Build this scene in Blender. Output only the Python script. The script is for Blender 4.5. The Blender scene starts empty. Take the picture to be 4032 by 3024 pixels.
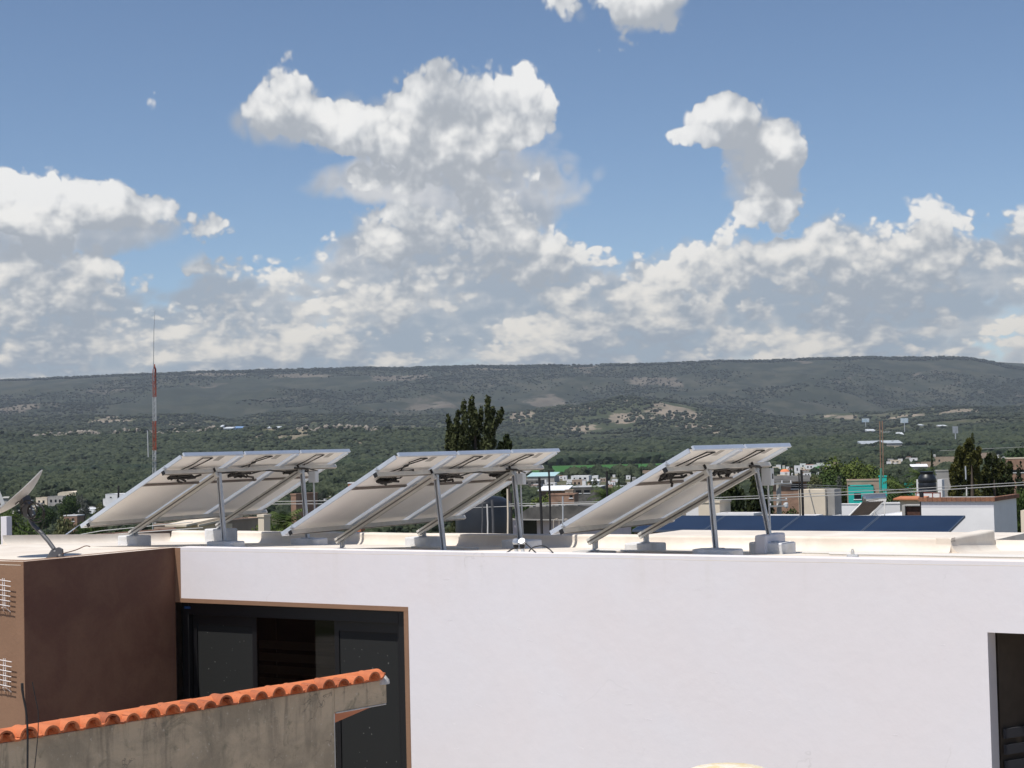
import bpy, math, random
import numpy as np
from mathutils import Vector, Matrix, noise as mnoise

# ------------------------------------------------------------------ camera, sky, sun, exposure
SC = bpy.context.scene
EYE = 7.18                    # eye height over the ground; the roof edge opposite is at 6.2 m
ROOF = 6.2
FPX, PITCH, ROLL = 6400.0, math.radians(2.18), math.radians(1.33)     # photograph is 4032 px wide
cam_d = bpy.data.cameras.new("camera"); cam = bpy.data.objects.new("camera", cam_d)
SC.collection.objects.link(cam)
cam_d.sensor_width = 36.0; cam_d.lens = 36.0 * FPX / 4032.0
cam_d.clip_start = 0.1; cam_d.clip_end = 40000.0
cam.matrix_world = Matrix.Translation((0, 0, EYE)) @ Matrix.Rotation(math.pi / 2 + PITCH, 4, 'X') @ Matrix.Rotation(-ROLL, 4, 'Z')
SC.camera = cam

TH = math.radians(-31.4)                                   # the house opposite: a runs along its white wall, b away from us
A = np.array([math.cos(TH), math.sin(TH), 0.0]); Bv = np.array([-math.sin(TH), math.cos(TH), 0.0]); UP = np.array([0, 0, 1.0])
W0 = np.array([-3.57, 17.06, ROOF])
SUN_DIR = -A * 0.11 - Bv * 0.43 + UP * 0.9                 # towards the sun: from the left, a little behind us, high
SUN_DIR = SUN_DIR / np.linalg.norm(SUN_DIR)
SUN_EL = math.asin(SUN_DIR[2]); SUN_AZ = math.atan2(SUN_DIR[0], SUN_DIR[1])

def ray(px, py):
    "direction in the world of a pixel of the photograph"
    u0, v0 = px - 2016.0, py - 1512.0
    c, s = math.cos(ROLL), math.sin(ROLL)
    u, v = u0 * c - v0 * s, u0 * s + v0 * c
    c, s = math.cos(PITCH), math.sin(PITCH)
    zu = -v / FPX
    return np.array([u / FPX, c - zu * s, s + zu * c])

def at(px, py, Y):
    r = ray(px, py); k = Y / r[1]
    return np.array([r[0] * k, Y, EYE + r[2] * k])

SUN_STRENGTH = 4.2
sun_d = bpy.data.lights.new("sun", 'SUN'); sun_d.energy = SUN_STRENGTH; sun_d.angle = math.radians(0.53)
sun_d.color = (1.0, 0.96, 0.91)
sun_o = bpy.data.objects.new("sun", sun_d); SC.collection.objects.link(sun_o)
sun_o.location = (0, 0, 60)
sun_o.rotation_euler = Vector(tuple(SUN_DIR)).to_track_quat('Z', 'Y').to_euler()

SC.view_settings.view_transform = 'Standard'; SC.view_settings.look = 'None'
SC.view_settings.exposure = 0.17; SC.view_settings.gamma = 1.0
SC.view_settings.use_curve_mapping = False
SC.cycles.max_bounces = 8; SC.cycles.diffuse_bounces = 5; SC.cycles.glossy_bounces = 3
SC.cycles.transparent_max_bounces = 12; SC.cycles.volume_bounces = 0
SC.cycles.use_denoising = True
SC.cycles.sample_clamp_indirect = 6.0

# ---- world: clear blue Nishita sky with cumulus that thickens towards the horizon
class NT:
    "small helper to write node trees as expressions"
    def __init__(self, tree): self.t = tree
    def n(self, kind, **kw):
        nd = self.t.nodes.new(kind)
        for k, v in kw.items():
            setattr(nd, k, v)
        return nd
    def link(self, a, b): self.t.links.new(a, b)
    def put(self, sock, v):
        if isinstance(v, bpy.types.NodeSocket): self.link(v, sock)
        else:
            sock.default_value = v
    def m(self, op, a, b=None, c=None, clamp=False):
        nd = self.n('ShaderNodeMath', operation=op); nd.use_clamp = clamp
        self.put(nd.inputs[0], a)
        if b is not None: self.put(nd.inputs[1], b)
        if c is not None: self.put(nd.inputs[2], c)
        return nd.outputs[0]
    def add(self, a, b): return self.m('ADD', a, b)
    def sub(self, a, b): return self.m('SUBTRACT', a, b)
    def mul(self, a, b): return self.m('MULTIPLY', a, b)
    def mapr(self, v, a0, a1, b0=0.0, b1=1.0, smooth=True):
        nd = self.n('ShaderNodeMapRange', interpolation_type='SMOOTHSTEP' if smooth else 'LINEAR')
        self.put(nd.inputs[0], v)
        for i, x in enumerate((a0, a1, b0, b1)): self.put(nd.inputs[i + 1], x)
        return nd.outputs[0]
    def comb(self, x, y, z):
        nd = self.n('ShaderNodeCombineXYZ')
        for i, v in enumerate((x, y, z)): self.put(nd.inputs[i], v)
        return nd.outputs[0]
    def noise(self, vec, scale, detail=4.0, rough=0.55, dist=0.0, lac=2.0):
        nd = self.n('ShaderNodeTexNoise'); nd.noise_dimensions = '3D'
        if vec is not None: self.link(vec, nd.inputs['Vector'])
        nd.inputs['Scale'].default_value = scale; nd.inputs['Detail'].default_value = detail
        nd.inputs['Roughness'].default_value = rough; nd.inputs['Distortion'].default_value = dist
        nd.inputs['Lacunarity'].default_value = lac
        return nd.outputs['Fac']
    def mix(self, f, a, b):
        nd = self.n('ShaderNodeMix', data_type='RGBA')
        self.put(nd.inputs[0], f)
        for i, v in ((6, a), (7, b)):
            if isinstance(v, bpy.types.NodeSocket): self.link(v, nd.inputs[i])
            else: nd.inputs[i].default_value = (*v[:3], 1.0)
        return nd.outputs[2]

def az_el(px, py):
    r = ray(px, py); return math.atan2(r[0], r[1]), r[2] / np.linalg.norm(r)

WORLD = bpy.data.worlds.new("World"); SC.world = WORLD; WORLD.use_nodes = True
wt = WORLD.node_tree; wt.nodes.clear(); W = NT(wt)
sky = W.n('ShaderNodeTexSky'); sky.sky_type = 'NISHITA'; sky.sun_disc = False
sky.sun_elevation = SUN_EL; sky.sun_rotation = SUN_AZ
sky.altitude = 1900.0; sky.air_density = 1.0; sky.dust_density = 0.4; sky.ozone_density = 2.6
SKY_STRENGTH = 0.095
tc = W.n('ShaderNodeTexCoord'); sep = W.n('ShaderNodeSeparateXYZ'); W.link(tc.outputs['Generated'], sep.inputs[0])
DX, DY, DZ = sep.outputs
AZ = W.m('ARCTAN2', DX, DY)
# (x, y, half width, half height, strength) of the larger clouds, as seen in the photograph (px of 4032 wide)
CLOUDS = [(1900, 400, 270, 130, 1.05), (2080, 420, 110, 110, .6), (1140, 370, 110, 110, .75), (1060, 440, 130, 60, .5), (1290, 500, 190, 80, .8), (1450, 480, 160, 90, .6), (1560, 540, 230, 70, .6), (1850, 540, 320, 70, .55),
          (1640, 660, 210, 75, .6), (1900, 620, 230, 80, .4), (1400, 700, 110, 40, .35), (1870, 740, 110, 110, .5), (2150, 660, 70, 55, .45), (2040, 790, 80, 120, .45),
          (2380, 0, 230, 65, .72), (2350, 190, 130, 34, .62), (2540, 110, 110, 50, .42),
          (2870, 470, 120, 75, .95), (2770, 545, 130, 36, .65), (3080, 575, 80, 75, .75), (2985, 640, 115, 85, .95), (3040, 780, 110, 60, .95), (2990, 850, 110, 50, .6), (2710, 760, 55, 45, .45),
          (160, 790, 250, 90, .95), (60, 860, 300, 60, .7), (480, 830, 160, 60, .85), (860, 890, 115, 55, .65), (575, 390, 42, 40, .36)]
# upper edge of the cloud deck along the horizon (x, y)
DECK = [(-1500, 900), (-300, 900), (0, 880), (330, 880), (430, 1010), (640, 1110), (730, 1060), (900, 980), (1080, 940), (1300, 830), (1600, 800), (1800, 800), (2050, 830), (2200, 880), (2430, 900), (2640, 880), (2850, 850), (3100, 880), (3330, 800), (3550, 800), (3650, 760), (3780, 830), (4032, 830), (4400, 850), (5600, 860)]
def tree_sum(vals, op='ADD'):
    while len(vals) > 1:
        vals = [W.m(op, vals[i], vals[i + 1]) if i + 1 < len(vals) else vals[i] for i in range(0, len(vals), 2)]
    return vals[0]
ramp = W.n('ShaderNodeFloatCurve'); cv = ramp.mapping.curves[0]
DA, DB = az_el(DECK[0][0], 900)[0], az_el(DECK[-1][0], 900)[0]
pts = [((az_el(x, y)[0] - DA) / (DB - DA), az_el(x, y)[1] / 0.4) for x, y in DECK]
cv.points[0].location = pts[0]; cv.points[-1].location = pts[-1]
for p_ in pts[1:-1]: cv.points.new(*p_)
for p_ in cv.points: p_.handle_type = 'AUTO_CLAMPED'
ramp.mapping.update()
W.put(ramp.inputs['Value'], W.mapr(AZ, DA, DB, smooth=False))
DECK_TOP = W.mul(ramp.outputs[0], 0.4)

def cloud_bias(du, dv):
    u = W.add(AZ, du) if du else AZ
    v = W.add(DZ, dv) if dv else DZ
    parts = []
    for (x, y, rx, ry, k) in CLOUDS:
        a0, e0 = az_el(x, y)
        p = W.m('MULTIPLY_ADD', u, FPX / rx, -a0 * FPX / rx)
        q = W.m('MULTIPLY_ADD', v, FPX / ry, -e0 * FPX / ry)
        r2 = W.m('MULTIPLY_ADD', p, p, W.mul(q, q))
        parts.append(W.m('MAXIMUM', W.m('MULTIPLY_ADD', r2, -0.42 * k, k), 0.0))
    blobs = W.m('MINIMUM', tree_sum(parts), 1.15)
    deck = W.mapr(W.sub(DECK_TOP, v), -0.012, 0.022, 0.0, 0.56)
    return W.m('MAXIMUM', blobs, deck)
def cloud_noise(du, dv, detail):
    v = W.add(DZ, dv) if dv else DZ
    u3 = W.add(DX, du) if du else DX
    zz = W.mul(W.m('LOGARITHM', W.m('MULTIPLY_ADD', W.m('MAXIMUM', v, 0.0), 22.0, 1.0), math.e), 0.20)
    vec = W.comb(u3, DY, zz)
    n1 = W.noise(vec, 13.0, detail - 2.0, 0.55, 0.15)
    n2 = W.noise(vec, 34.0, 3.0 if detail > 4 else 1.0, 0.5, 0.0)
    n3 = W.noise(vec, 95.0, 2.0 if detail > 4 else 0.0, 0.5, 0.0)
    bl = W.add(W.mul(W.m('ABSOLUTE', W.sub(n2, 0.5)), 1.15), W.mul(W.m('ABSOLUTE', W.sub(n3, 0.5)), 0.42))     # rounded heaps with creases between
    return W.m('MULTIPLY_ADD', W.sub(n1, .5), 1.12, W.add(bl, .36 - .14))
b0 = cloud_bias(0.0, 0.0); b1 = cloud_bias(-0.004, 0.016)
# long flat rows in the deck
rows = W.noise(W.comb(W.mul(DX, 1.0), DY, W.mul(W.m('LOGARITHM', W.m('MULTIPLY_ADD', W.m('MAXIMUM', DZ, 0.0), 40.0, 1.0), math.e), 1.05)), 8.0, 3.0, 0.5)
rowk = W.mul(W.sub(rows, 0.5), 0.9)
def dens(b, n): return W.m('MULTIPLY_ADD', W.sub(n, 0.335), 2.6, W.sub(b, 0.34))
na = cloud_noise(0.0, 0.0, 7.0); nb_ = cloud_noise(-0.003, 0.007, 5.0); nc = cloud_noise(-0.008, 0.022, 2.0)
d0 = W.add(dens(b0, na), W.mul(rowk, W.mapr(W.sub(DECK_TOP, DZ), 0.0, 0.03, 0.0, 0.85)))
alpha = W.mul(W.mapr(d0, 0.0, 0.26), W.mapr(b0, 0.0, 0.20))
lit = W.add(W.mul(W.sub(na, nb_), 1.5), W.mul(W.sub(na, nc), 1.35))
lit = W.add(lit, W.mul(W.sub(b0, b1), 0.80))
lit = W.add(lit, W.add(W.mul(rowk, 0.5), W.mul(W.m('MINIMUM', d0, 1.0), -0.10)))
lit = W.mapr(lit, -0.46, 0.62)
hz = W.mapr(DZ, 0.035, 0.17)                                # air dims and warms the far clouds
white = W.mix(hz, (0.68, 0.645, 0.58), (0.745, 0.74, 0.725))
grey = W.mix(hz, (0.28, 0.325, 0.375), (0.345, 0.37, 0.405))
ccol = W.mix(lit, grey, white)
# thin grey layer behind: the far deck and the shaded flanks under the taller heaps
SOFT = [(1850, 660, 480, 130, .9), (2020, 760, 330, 150, .9), (1500, 720, 300, 70, .5), (150, 900, 420, 90, 1.0), (2990, 690, 120, 170, .8), (1250, 480, 260, 100, .6), (1900, 500, 300, 80, .8), (2430, 60, 200, 60, .35)]
soft = []
for (x, y, rx, ry, k) in SOFT:
    a0, e0 = az_el(x, y); p = W.m('MULTIPLY_ADD', AZ, FPX / rx, -a0 * FPX / rx); q = W.m('MULTIPLY_ADD', DZ, FPX / ry, -e0 * FPX / ry)
    soft.append(W.m('MAXIMUM', W.m('MULTIPLY_ADD', W.m('MULTIPLY_ADD', p, p, W.mul(q, q)), -0.5 * k, k), 0.0))
bA = W.m('MAXIMUM', W.m('MINIMUM', tree_sum(soft), 0.8), W.mapr(W.sub(DECK_TOP, DZ), -0.004, 0.035, 0.0, 0.95))
alphaA = W.mul(W.mapr(W.add(W.m('MULTIPLY_ADD', W.sub(nc, 0.36), 1.5, bA), W.mul(rowk, 0.25)), 0.18, 0.72), W.mul(W.mapr(bA, 0.0, 0.2), 0.90))
litA = W.mapr(W.add(W.mul(rowk, 1.3), W.add(W.mul(W.sub(na, nb_), 1.2), W.mul(W.sub(nb_, nc), 1.5))), -0.38, 0.50)
colA = W.mix(litA, W.mix(hz, (0.275, 0.325, 0.38), (0.33, 0.36, 0.405)), W.mix(hz, (0.53, 0.52, 0.50), (0.55, 0.55, 0.555)))
alpha2 = W.sub(1.0, W.mul(W.sub(1.0, W.mul(alpha, .96)), W.sub(1.0, alphaA)))
ccol = W.mix(alpha, colA, ccol); alpha = alpha2
bg1 = W.n('ShaderNodeBackground'); W.link(sky.outputs[0], bg1.inputs[0]); bg1.inputs[1].default_value = SKY_STRENGTH
bg2 = W.n('ShaderNodeBackground'); W.link(ccol, bg2.inputs[0]); bg2.inputs[1].default_value = 1.10
ms = W.n('ShaderNodeMixShader'); W.link(alpha, ms.inputs[0]); W.link(bg1.outputs[0], ms.inputs[1]); W.link(bg2.outputs[0], ms.inputs[2])
wo = W.n('ShaderNodeOutputWorld'); W.link(ms.outputs[0], wo.inputs[0])
WORLD.cycles.sampling_method = 'MANUAL'; WORLD.cycles.sample_map_resolution = 512

# ------------------------------------------------------------------ helpers
RNG = random.Random(7)
COL = SC.collection
def V(*a): return np.array(a, float)
def nrm(v): v = np.asarray(v, float); return v / (np.linalg.norm(v) + 1e-12)
def Hs(s, t, z=0.0):
    "point of the house opposite: s along the white wall, t behind it, z over its upper edge"
    return W0 + A * s + Bv * t + UP * z
def onT(px, py, t):
    "where the sight line of a pixel meets the upright plane at depth t of the house -> (s, z)"
    r = ray(px, py); k = ((W0[:2] @ Bv[:2]) + t) / (r[:2] @ Bv[:2]); p = r * k
    return float((p[:2] - W0[:2]) @ A[:2]), float(p[2] + EYE - ROOF)

class MB:
    def __init__(self): self.v = []; self.f = []
    def add(self, vs, fs):
        o = len(self.v); self.v += [np.asarray(p, float) for p in vs]; self.f += [tuple(i + o for i in f) for f in fs]; return self
    def quad(self, a, b, c, d): return self.add([a, b, c, d], [(0, 1, 2, 3)])
    def obox(self, o, x, y, z):
        "box from corner o with edge vectors x, y, z"
        o, x, y, z = (np.asarray(q, float) for q in (o, x, y, z))
        vs = [o, o + x, o + x + y, o + y, o + z, o + x + z, o + x + y + z, o + y + z]
        if np.dot(np.cross(x, y), z) < 0: fs = [(0, 1, 2, 3), (4, 7, 6, 5), (0, 4, 5, 1), (1, 5, 6, 2), (2, 6, 7, 3), (3, 7, 4, 0)]
        else: fs = [(0, 3, 2, 1), (4, 5, 6, 7), (0, 1, 5, 4), (1, 2, 6, 5), (2, 3, 7, 6), (3, 0, 4, 7)]
        return self.add(vs, fs)
    def box(self, c, sx, sy, sz, ax=None, ay=None, az=None):
        ax = V(1, 0, 0) if ax is None else nrm(ax); ay = V(0, 1, 0) if ay is None else nrm(ay); az = UP if az is None else nrm(az)
        o = np.asarray(c, float) - ax * sx / 2 - ay * sy / 2 - az * sz / 2
        return self.obox(o, ax * sx, ay * sy, az * sz)
    def bar(self, p, q, w, h, upv=UP):
        "square bar from p to q"
        p, q = np.asarray(p, float), np.asarray(q, float); d = nrm(q - p)
        x = np.cross(d, upv); x = nrm(x) if np.linalg.norm(x) > 1e-6 else V(1, 0, 0); y = np.cross(x, d)
        return self.obox(p - x * w / 2 - y * h / 2, x * w, y * h, q - p)
    def tube(self, pts, r, n=8, cap=True):
        pts = [np.asarray(p, float) for p in pts]; m = len(pts)
        rs = list(r) if hasattr(r, '__len__') else [r] * m
        o = len(self.v); ref = None
        for i, p in enumerate(pts):
            d = nrm(pts[min(i + 1, m - 1)] - pts[max(i - 1, 0)])
            if ref is None: ref = UP if abs(d[2]) < .9 else V(1, 0, 0)
            x = nrm(np.cross(d, ref)); y = np.cross(d, x); ref = np.cross(x, d) * -1 if False else ref
            for k in range(n):
                a = 2 * math.pi * k / n
                self.v.append(p + (x * math.cos(a) + y * math.sin(a)) * rs[i])
        for i in range(m - 1):
            for k in range(n):
                k2 = (k + 1) % n
                self.f.append((o + i * n + k, o + i * n + k2, o + (i + 1) * n + k2, o + (i + 1) * n + k))
        if cap:
            self.f.append(tuple(o + k for k in range(n))[::-1]); self.f.append(tuple(o + (m - 1) * n + k for k in range(n)))
        return self
    def lathe(self, prof, c, n=20, axis=UP, x=None, cap=True):
        "profile [(radius, height)] turned about an axis through c"
        c = np.asarray(c, float); axis = nrm(axis)
        x = nrm(np.cross(axis, V(0.3, 0.9, 0.2))) if x is None else nrm(x); y = np.cross(axis, x)
        o = len(self.v)
        for (r, h) in prof:
            for k in range(n):
                a = 2 * math.pi * k / n
                self.v.append(c + axis * h + (x * math.cos(a) + y * math.sin(a)) * r)
        for i in range(len(prof) - 1):
            for k in range(n):
                k2 = (k + 1) % n
                self.f.append((o + i * n + k, o + i * n + k2, o + (i + 1) * n + k2, o + (i + 1) * n + k))
        if cap:
            self.f.append(tuple(o + k for k in range(n))[::-1]); self.f.append(tuple(o + (len(prof) - 1) * n + k for k in range(n)))
        return self
    def prism(self, poly, ext):
        "polygon (list of 3-D points) swept along ext"
        n = len(poly); ext = np.asarray(ext, float)
        o = len(self.v); self.v += [np.asarray(p, float) for p in poly] + [np.asarray(p, float) + ext for p in poly]
        self.f.append(tuple(o + i for i in range(n))); self.f.append(tuple(o + n + i for i in range(n))[::-1])
        for i in range(n):
            j = (i + 1) % n; self.f.append((o + i, o + n + i, o + n + j, o + j))
        return self
    def build(self, name, mat, parent=None, smooth=False, bevel=0.0, fix=True, seg=2):
        me = bpy.data.meshes.new(name)
        vs = np.array(self.v)
        if parent is not None:
            org = root_of(parent)
        else:
            org = V((vs[:, 0].min() + vs[:, 0].max()) / 2, (vs[:, 1].min() + vs[:, 1].max()) / 2, vs[:, 2].min())
        me.from_pydata([tuple(p) for p in (vs - org)], [], self.f)
        if fix:
            import bmesh
            bm = bmesh.new(); bm.from_mesh(me); bmesh.ops.recalc_face_normals(bm, faces=bm.faces); bm.to_mesh(me); bm.free()
        me.materials.append(mat)
        if smooth: me.polygons.foreach_set('use_smooth', [True] * len(me.polygons))
        o = bpy.data.objects.new(name, me); COL.objects.link(o)
        if parent is not None: o.parent = parent
        else: o.location = tuple(org)
        if smooth and smooth != 'all':
            try: me.set_sharp_from_angle(angle=math.radians(40))
            except Exception: pass
        if bevel:
            b = o.modifiers.new('edge', 'BEVEL'); b.width = bevel; b.segments = seg; b.limit_method = 'ANGLE'; b.angle_limit = math.radians(35)
        return o
def root_of(o):
    p = V(0, 0, 0)
    while o is not None: p = p + np.array(o.location); o = o.parent
    return p
def thing(name, loc, label, cat, group=None):
    o = bpy.data.objects.new(name, None); COL.objects.link(o); o.location = tuple(loc); o.empty_display_size = .2
    return tag(o, label, cat, group)
def tag(o, label, cat, group=None):
    o['label'] = label; o['category'] = cat
    if group: o['group'] = group
    return o
def struct(o): o['kind'] = 'structure'; return o
def copy_tree(o, loc, rz=0.0, sc=1.0, parent=None):
    c = o.copy(); COL.objects.link(c); c.parent = parent
    if parent is None: c.location = tuple(loc); c.rotation_euler = (0, 0, rz); c.scale = (sc, sc, sc) if not hasattr(sc, '__len__') else sc
    for ch in list(o.children): copy_tree(ch, None, parent=c)
    return c

# ------------------------------------------------------------------ materials
MATS = {}
def mat(name, col, rough=0.6, metal=0.0, var=0.0, vscale=3.0, col2=None, bump=0.0, bscale=40.0, spec=0.5, fine=0.0, stretch=(1, 1, 1), trans=0.0, coat=0.0, rvar=0.0):
    "plain surface: two-tone blotches (var), fine grain and relief"
    if name in MATS: return MATS[name]
    m = bpy.data.materials.new(name); m.use_nodes = True; t = m.node_tree; N = NT(t)
    p = t.nodes['Principled BSDF']
    p.inputs['Roughness'].default_value = rough; p.inputs['Metallic'].default_value = metal
    p.inputs['Specular IOR Level'].default_value = spec
    if coat: p.inputs['Coat Weight'].default_value = coat
    p.inputs['Base Color'].default_value = (*col, 1)
    g = N.n('ShaderNodeNewGeometry'); mp = N.n('ShaderNodeMapping'); N.link(g.outputs['Position'], mp.inputs[0]); mp.inputs['Scale'].default_value = stretch
    if var or fine:
        c2 = col2 or tuple(x * (1 - var) for x in col)
        f = N.mapr(N.noise(mp.outputs[0], vscale, 6, .6, .4), .34, .66)
        c = N.mix(f, col, c2)
        if fine:
            fz = N.mapr(N.noise(mp.outputs[0], vscale * 14, 3, .6), .3, .7, 1 - fine, 1 + fine * .5, smooth=False)
            mm = N.n('ShaderNodeMix', data_type='RGBA', blend_type='MULTIPLY'); mm.inputs[0].default_value = 1.0
            N.link(c, mm.inputs[6]); N.link(N.comb(fz, fz, fz), mm.inputs[7]); c = mm.outputs[2]
        N.link(c, p.inputs['Base Color'])
        if rvar: N.link(N.mapr(f, 0, 1, rough - rvar, rough + rvar, smooth=False), p.inputs['Roughness'])
    if bump:
        b = N.n('ShaderNodeBump'); b.inputs['Strength'].default_value = bump; b.inputs['Distance'].default_value = .01
        N.link(N.add(N.noise(mp.outputs[0], bscale, 4, .6), N.mul(N.noise(mp.outputs[0], bscale * .13, 3, .5), 1.5)), b.inputs['Height']); N.link(b.outputs[0], p.inputs['Normal'])
    MATS[name] = m; return m

M_WHITE = mat('white plaster', (.748, .722, .735), .85, var=.05, vscale=.55, col2=(.745, .70, .70), bump=.22, bscale=9, fine=.012)
M_ROOFW = mat('cream roof coating', (.76, .69, .59), .8, var=.1, vscale=1.3, col2=(.66, .575, .48), bump=.25, bscale=14, fine=.03)
M_BLOCK = mat('painted concrete', (.70, .70, .71), .85, var=.12, vscale=5, col2=(.60, .59, .57), bump=.5, bscale=50, fine=.04)
M_BLOCK2 = mat('bare concrete', (.50, .48, .45), .9, var=.2, vscale=6, bump=.6, bscale=50, fine=.08)
M_TAN = mat('tan paint', (.265, .150, .088), .8, var=.08, vscale=2.5, bump=.25, bscale=25, fine=.03)
M_BROWN = mat('dark brown paint', (.135, .060, .037), .75, var=.25, vscale=2.2, col2=(.175, .088, .052), bump=.5, bscale=11, fine=.07)
M_ALU = mat('aluminium', (.62, .64, .66), .38, metal=.85, var=.1, vscale=8, rvar=.08)
M_GALV = mat('galvanised steel', (.58, .59, .60), .5, metal=.35, var=.25, vscale=18, stretch=(1, 1, .25), rvar=.1)
M_RAFT = mat('weathered aluminium', (.66, .63, .57), .5, metal=.25, var=.12, vscale=9)
M_BACK = mat('panel backsheet', (.93, .90, .86), .6, var=.05, vscale=1.6, col2=(.88, .85, .81))
M_FRAME = mat('panel frame', (.70, .74, .80), .42, metal=.55, var=.06, vscale=6)
M_BLACKP = mat('black plastic', (.012, .012, .013), .5)
M_RUBBER = mat('black cable', (.016, .014, .013), .55)
M_GREYBOX = mat('grey plastic box', (.62, .63, .63), .5, var=.06)
M_DARKGREY = mat('dark grey paint', (.10, .10, .105), .5, var=.2, vscale=14)
M_STICKER = mat('printed sticker', (.42, .40, .38), .6)
M_BOLT = mat('zinc bolt', (.7, .7, .68), .35, metal=.9)
M_PIPE = mat('white conduit', (.62, .60, .56), .5)
def cell_mat():
    m = bpy.data.materials.new('solar cells'); m.use_nodes = True; N = NT(m.node_tree); p = m.node_tree.nodes['Principled BSDF']
    p.inputs['Base Color'].default_value = (.012, .028, .085, 1); p.inputs['Roughness'].default_value = .3; p.inputs['Specular IOR Level'].default_value = .28
    p.inputs['Coat Weight'].default_value = .05; p.inputs['Coat Roughness'].default_value = .2
    g = N.n('ShaderNodeNewGeometry'); f = N.mapr(N.noise(g.outputs['Position'], 1.2, 3, .5), .3, .7)
    N.link(N.mix(f, (.006, .013, .034), (.009, .019, .046)), p.inputs['Base Color'])
    return m
M_CELL = cell_mat()
def glass_mat(name, col, rough=.08, var=.0, specks=False):
    m = bpy.data.materials.new(name); m.use_nodes = True; N = NT(m.node_tree); p = m.node_tree.nodes['Principled BSDF']
    p.inputs['Base Color'].default_value = (*col, 1); p.inputs['Roughness'].default_value = rough
    if specks:
        g = N.n('ShaderNodeNewGeometry')
        v = N.n('ShaderNodeTexVoronoi'); v.inputs['Scale'].default_value = 13.0; v.inputs['Randomness'].default_value = 1.0
        N.link(g.outputs['Position'], v.inputs['Vector'])
        s = N.mapr(N.add(v.outputs['Distance'], N.mul(N.sub(N.noise(g.outputs['Position'], 60, 2, .6), .5), .25)), .05, .10, 1, 0)
        s = N.mul(s, N.mapr(N.noise(g.outputs['Position'], 2.5, 2, .5), .42, .56))
        N.link(N.mix(s, col, (.12, .12, .11)), p.inputs['Base Color'])
    return m

# ------------------------------------------------------------------ ground, hills, scrub
def soil_mat(name, cols, s1, s2, streak=.0, thr=(.40, .60)):
    "land seen from afar: scrub green with patches of bare, pale soil and rock"
    m = bpy.data.materials.new(name); m.use_nodes = True; N = NT(m.node_tree); p = m.node_tree.nodes['Principled BSDF']
    p.inputs['Roughness'].default_value = .95; p.inputs['Specular IOR Level'].default_value = .1
    g = N.n('ShaderNodeNewGeometry'); mp = N.n('ShaderNodeMapping'); N.link(g.outputs['Position'], mp.inputs[0]); mp.inputs['Scale'].default_value = (1, .35, 2.5)
    a = N.mapr(N.noise(mp.outputs[0], s1, 6, .62, .6), thr[0], thr[1])
    b = N.mapr(N.noise(mp.outputs[0], s2, 5, .65), .42, .62)
    c = N.mix(b, cols[0], cols[1]); c = N.mix(N.mul(a, b), c, cols[2])
    d = N.mapr(N.noise(mp.outputs[0], s1 * 2.3, 6, .7, 1.0), .60, .68)
    c = N.mix(d, c, cols[3])
    ca = N.n('ShaderNodeAttribute'); ca.attribute_name = 'clearing'
    cl = N.mapr(N.add(ca.outputs['Fac'], N.mul(N.sub(N.noise(mp.outputs[0], s2 * .8, 8, .75), .5), 4.0)), .55, .85)
    c = N.mix(cl, c, N.mix(b, cols[3], tuple(min(1, q * 1.35) for q in cols[3])))
    N.link(c, p.inputs['Base Color']); return m
M_LAND = soil_mat('scrub land', [(.042, .052, .025), (.06, .07, .034), (.10, .094, .060), (.20, .165, .122)], .0035, .03)
M_MESA = soil_mat('mesa slope', [(.030, .037, .026), (.043, .050, .034), (.066, .066, .047), (.115, .10, .078)], .0026, .016)
M_TOWNG = mat('dusty town ground', (.16, .135, .10), .95, var=.4, vscale=.05, col2=(.07, .085, .035), spec=.1, fine=.15)
M_FIELD = mat('green crop field', (.045, .135, .030), .9, var=.2, vscale=.02, stretch=(.3, 3, 1), spec=.1)
M_FIELD2 = mat('pale green field', (.085, .145, .045), .9, var=.3, vscale=.02, spec=.1)

def Gz(Y):
    "height of the ground: our houses stand on a low rise, the town falls away to the plain"
    f = min(max((Y - 80.0) / 220.0, 0.0), 1.0); return -6.0 * f * f * (3 - 2 * f)
g = MB(); n = 64; rings = [40, 80, 110, 140, 170, 200, 230, 260, 300, 700, 2000, 14000]
g.v = [V(0, 0, 0)] + [V(math.cos(2 * math.pi * k / n) * r, math.sin(2 * math.pi * k / n) * r, Gz(r)) for r in rings for k in range(n)]
g.f = [(0, 1 + k, 1 + (k + 1) % n) for k in range(n)] + [(1 + i * n + k, 1 + (i + 1) * n + k, 1 + (i + 1) * n + (k + 1) % n, 1 + i * n + (k + 1) % n) for i in range(len(rings) - 1) for k in range(n)]
struct(g.build('ground', M_TOWNG, fix=False, smooth='all'))
M_BOUNCE = mat('bounce concrete', (.43, .385, .33), .9, var=.25, vscale=.4, spec=.2, fine=.1)
g = MB(); g.v = [V(0, 0, .012)] + [V(math.cos(2 * math.pi * k / 48) * 46, math.sin(2 * math.pi * k / 48) * 46, .012) for k in range(48)]; g.f = [(0, 1 + k, 1 + (k + 1) % 48) for k in range(48)]
struct(g.build('bounce_street', M_BOUNCE, fix=False))  # unseen paving added to bounce fill light onto the shaded walls
for nm, (y0, y1, x0, x1), mm in (('crop_field', (725, 1025, -45, 150), M_FIELD), ('pasture_field', (560, 760, 150, 330), M_FIELD2)):
    f = MB(); f.quad(V(x0, y0, -5.98), V(x1, y0, -5.98), V(x1 * 1.25, y1, -5.98), V(x0 * 1.3, y1, -5.98)); struct(f.build(nm, mm, fix=False))

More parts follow.
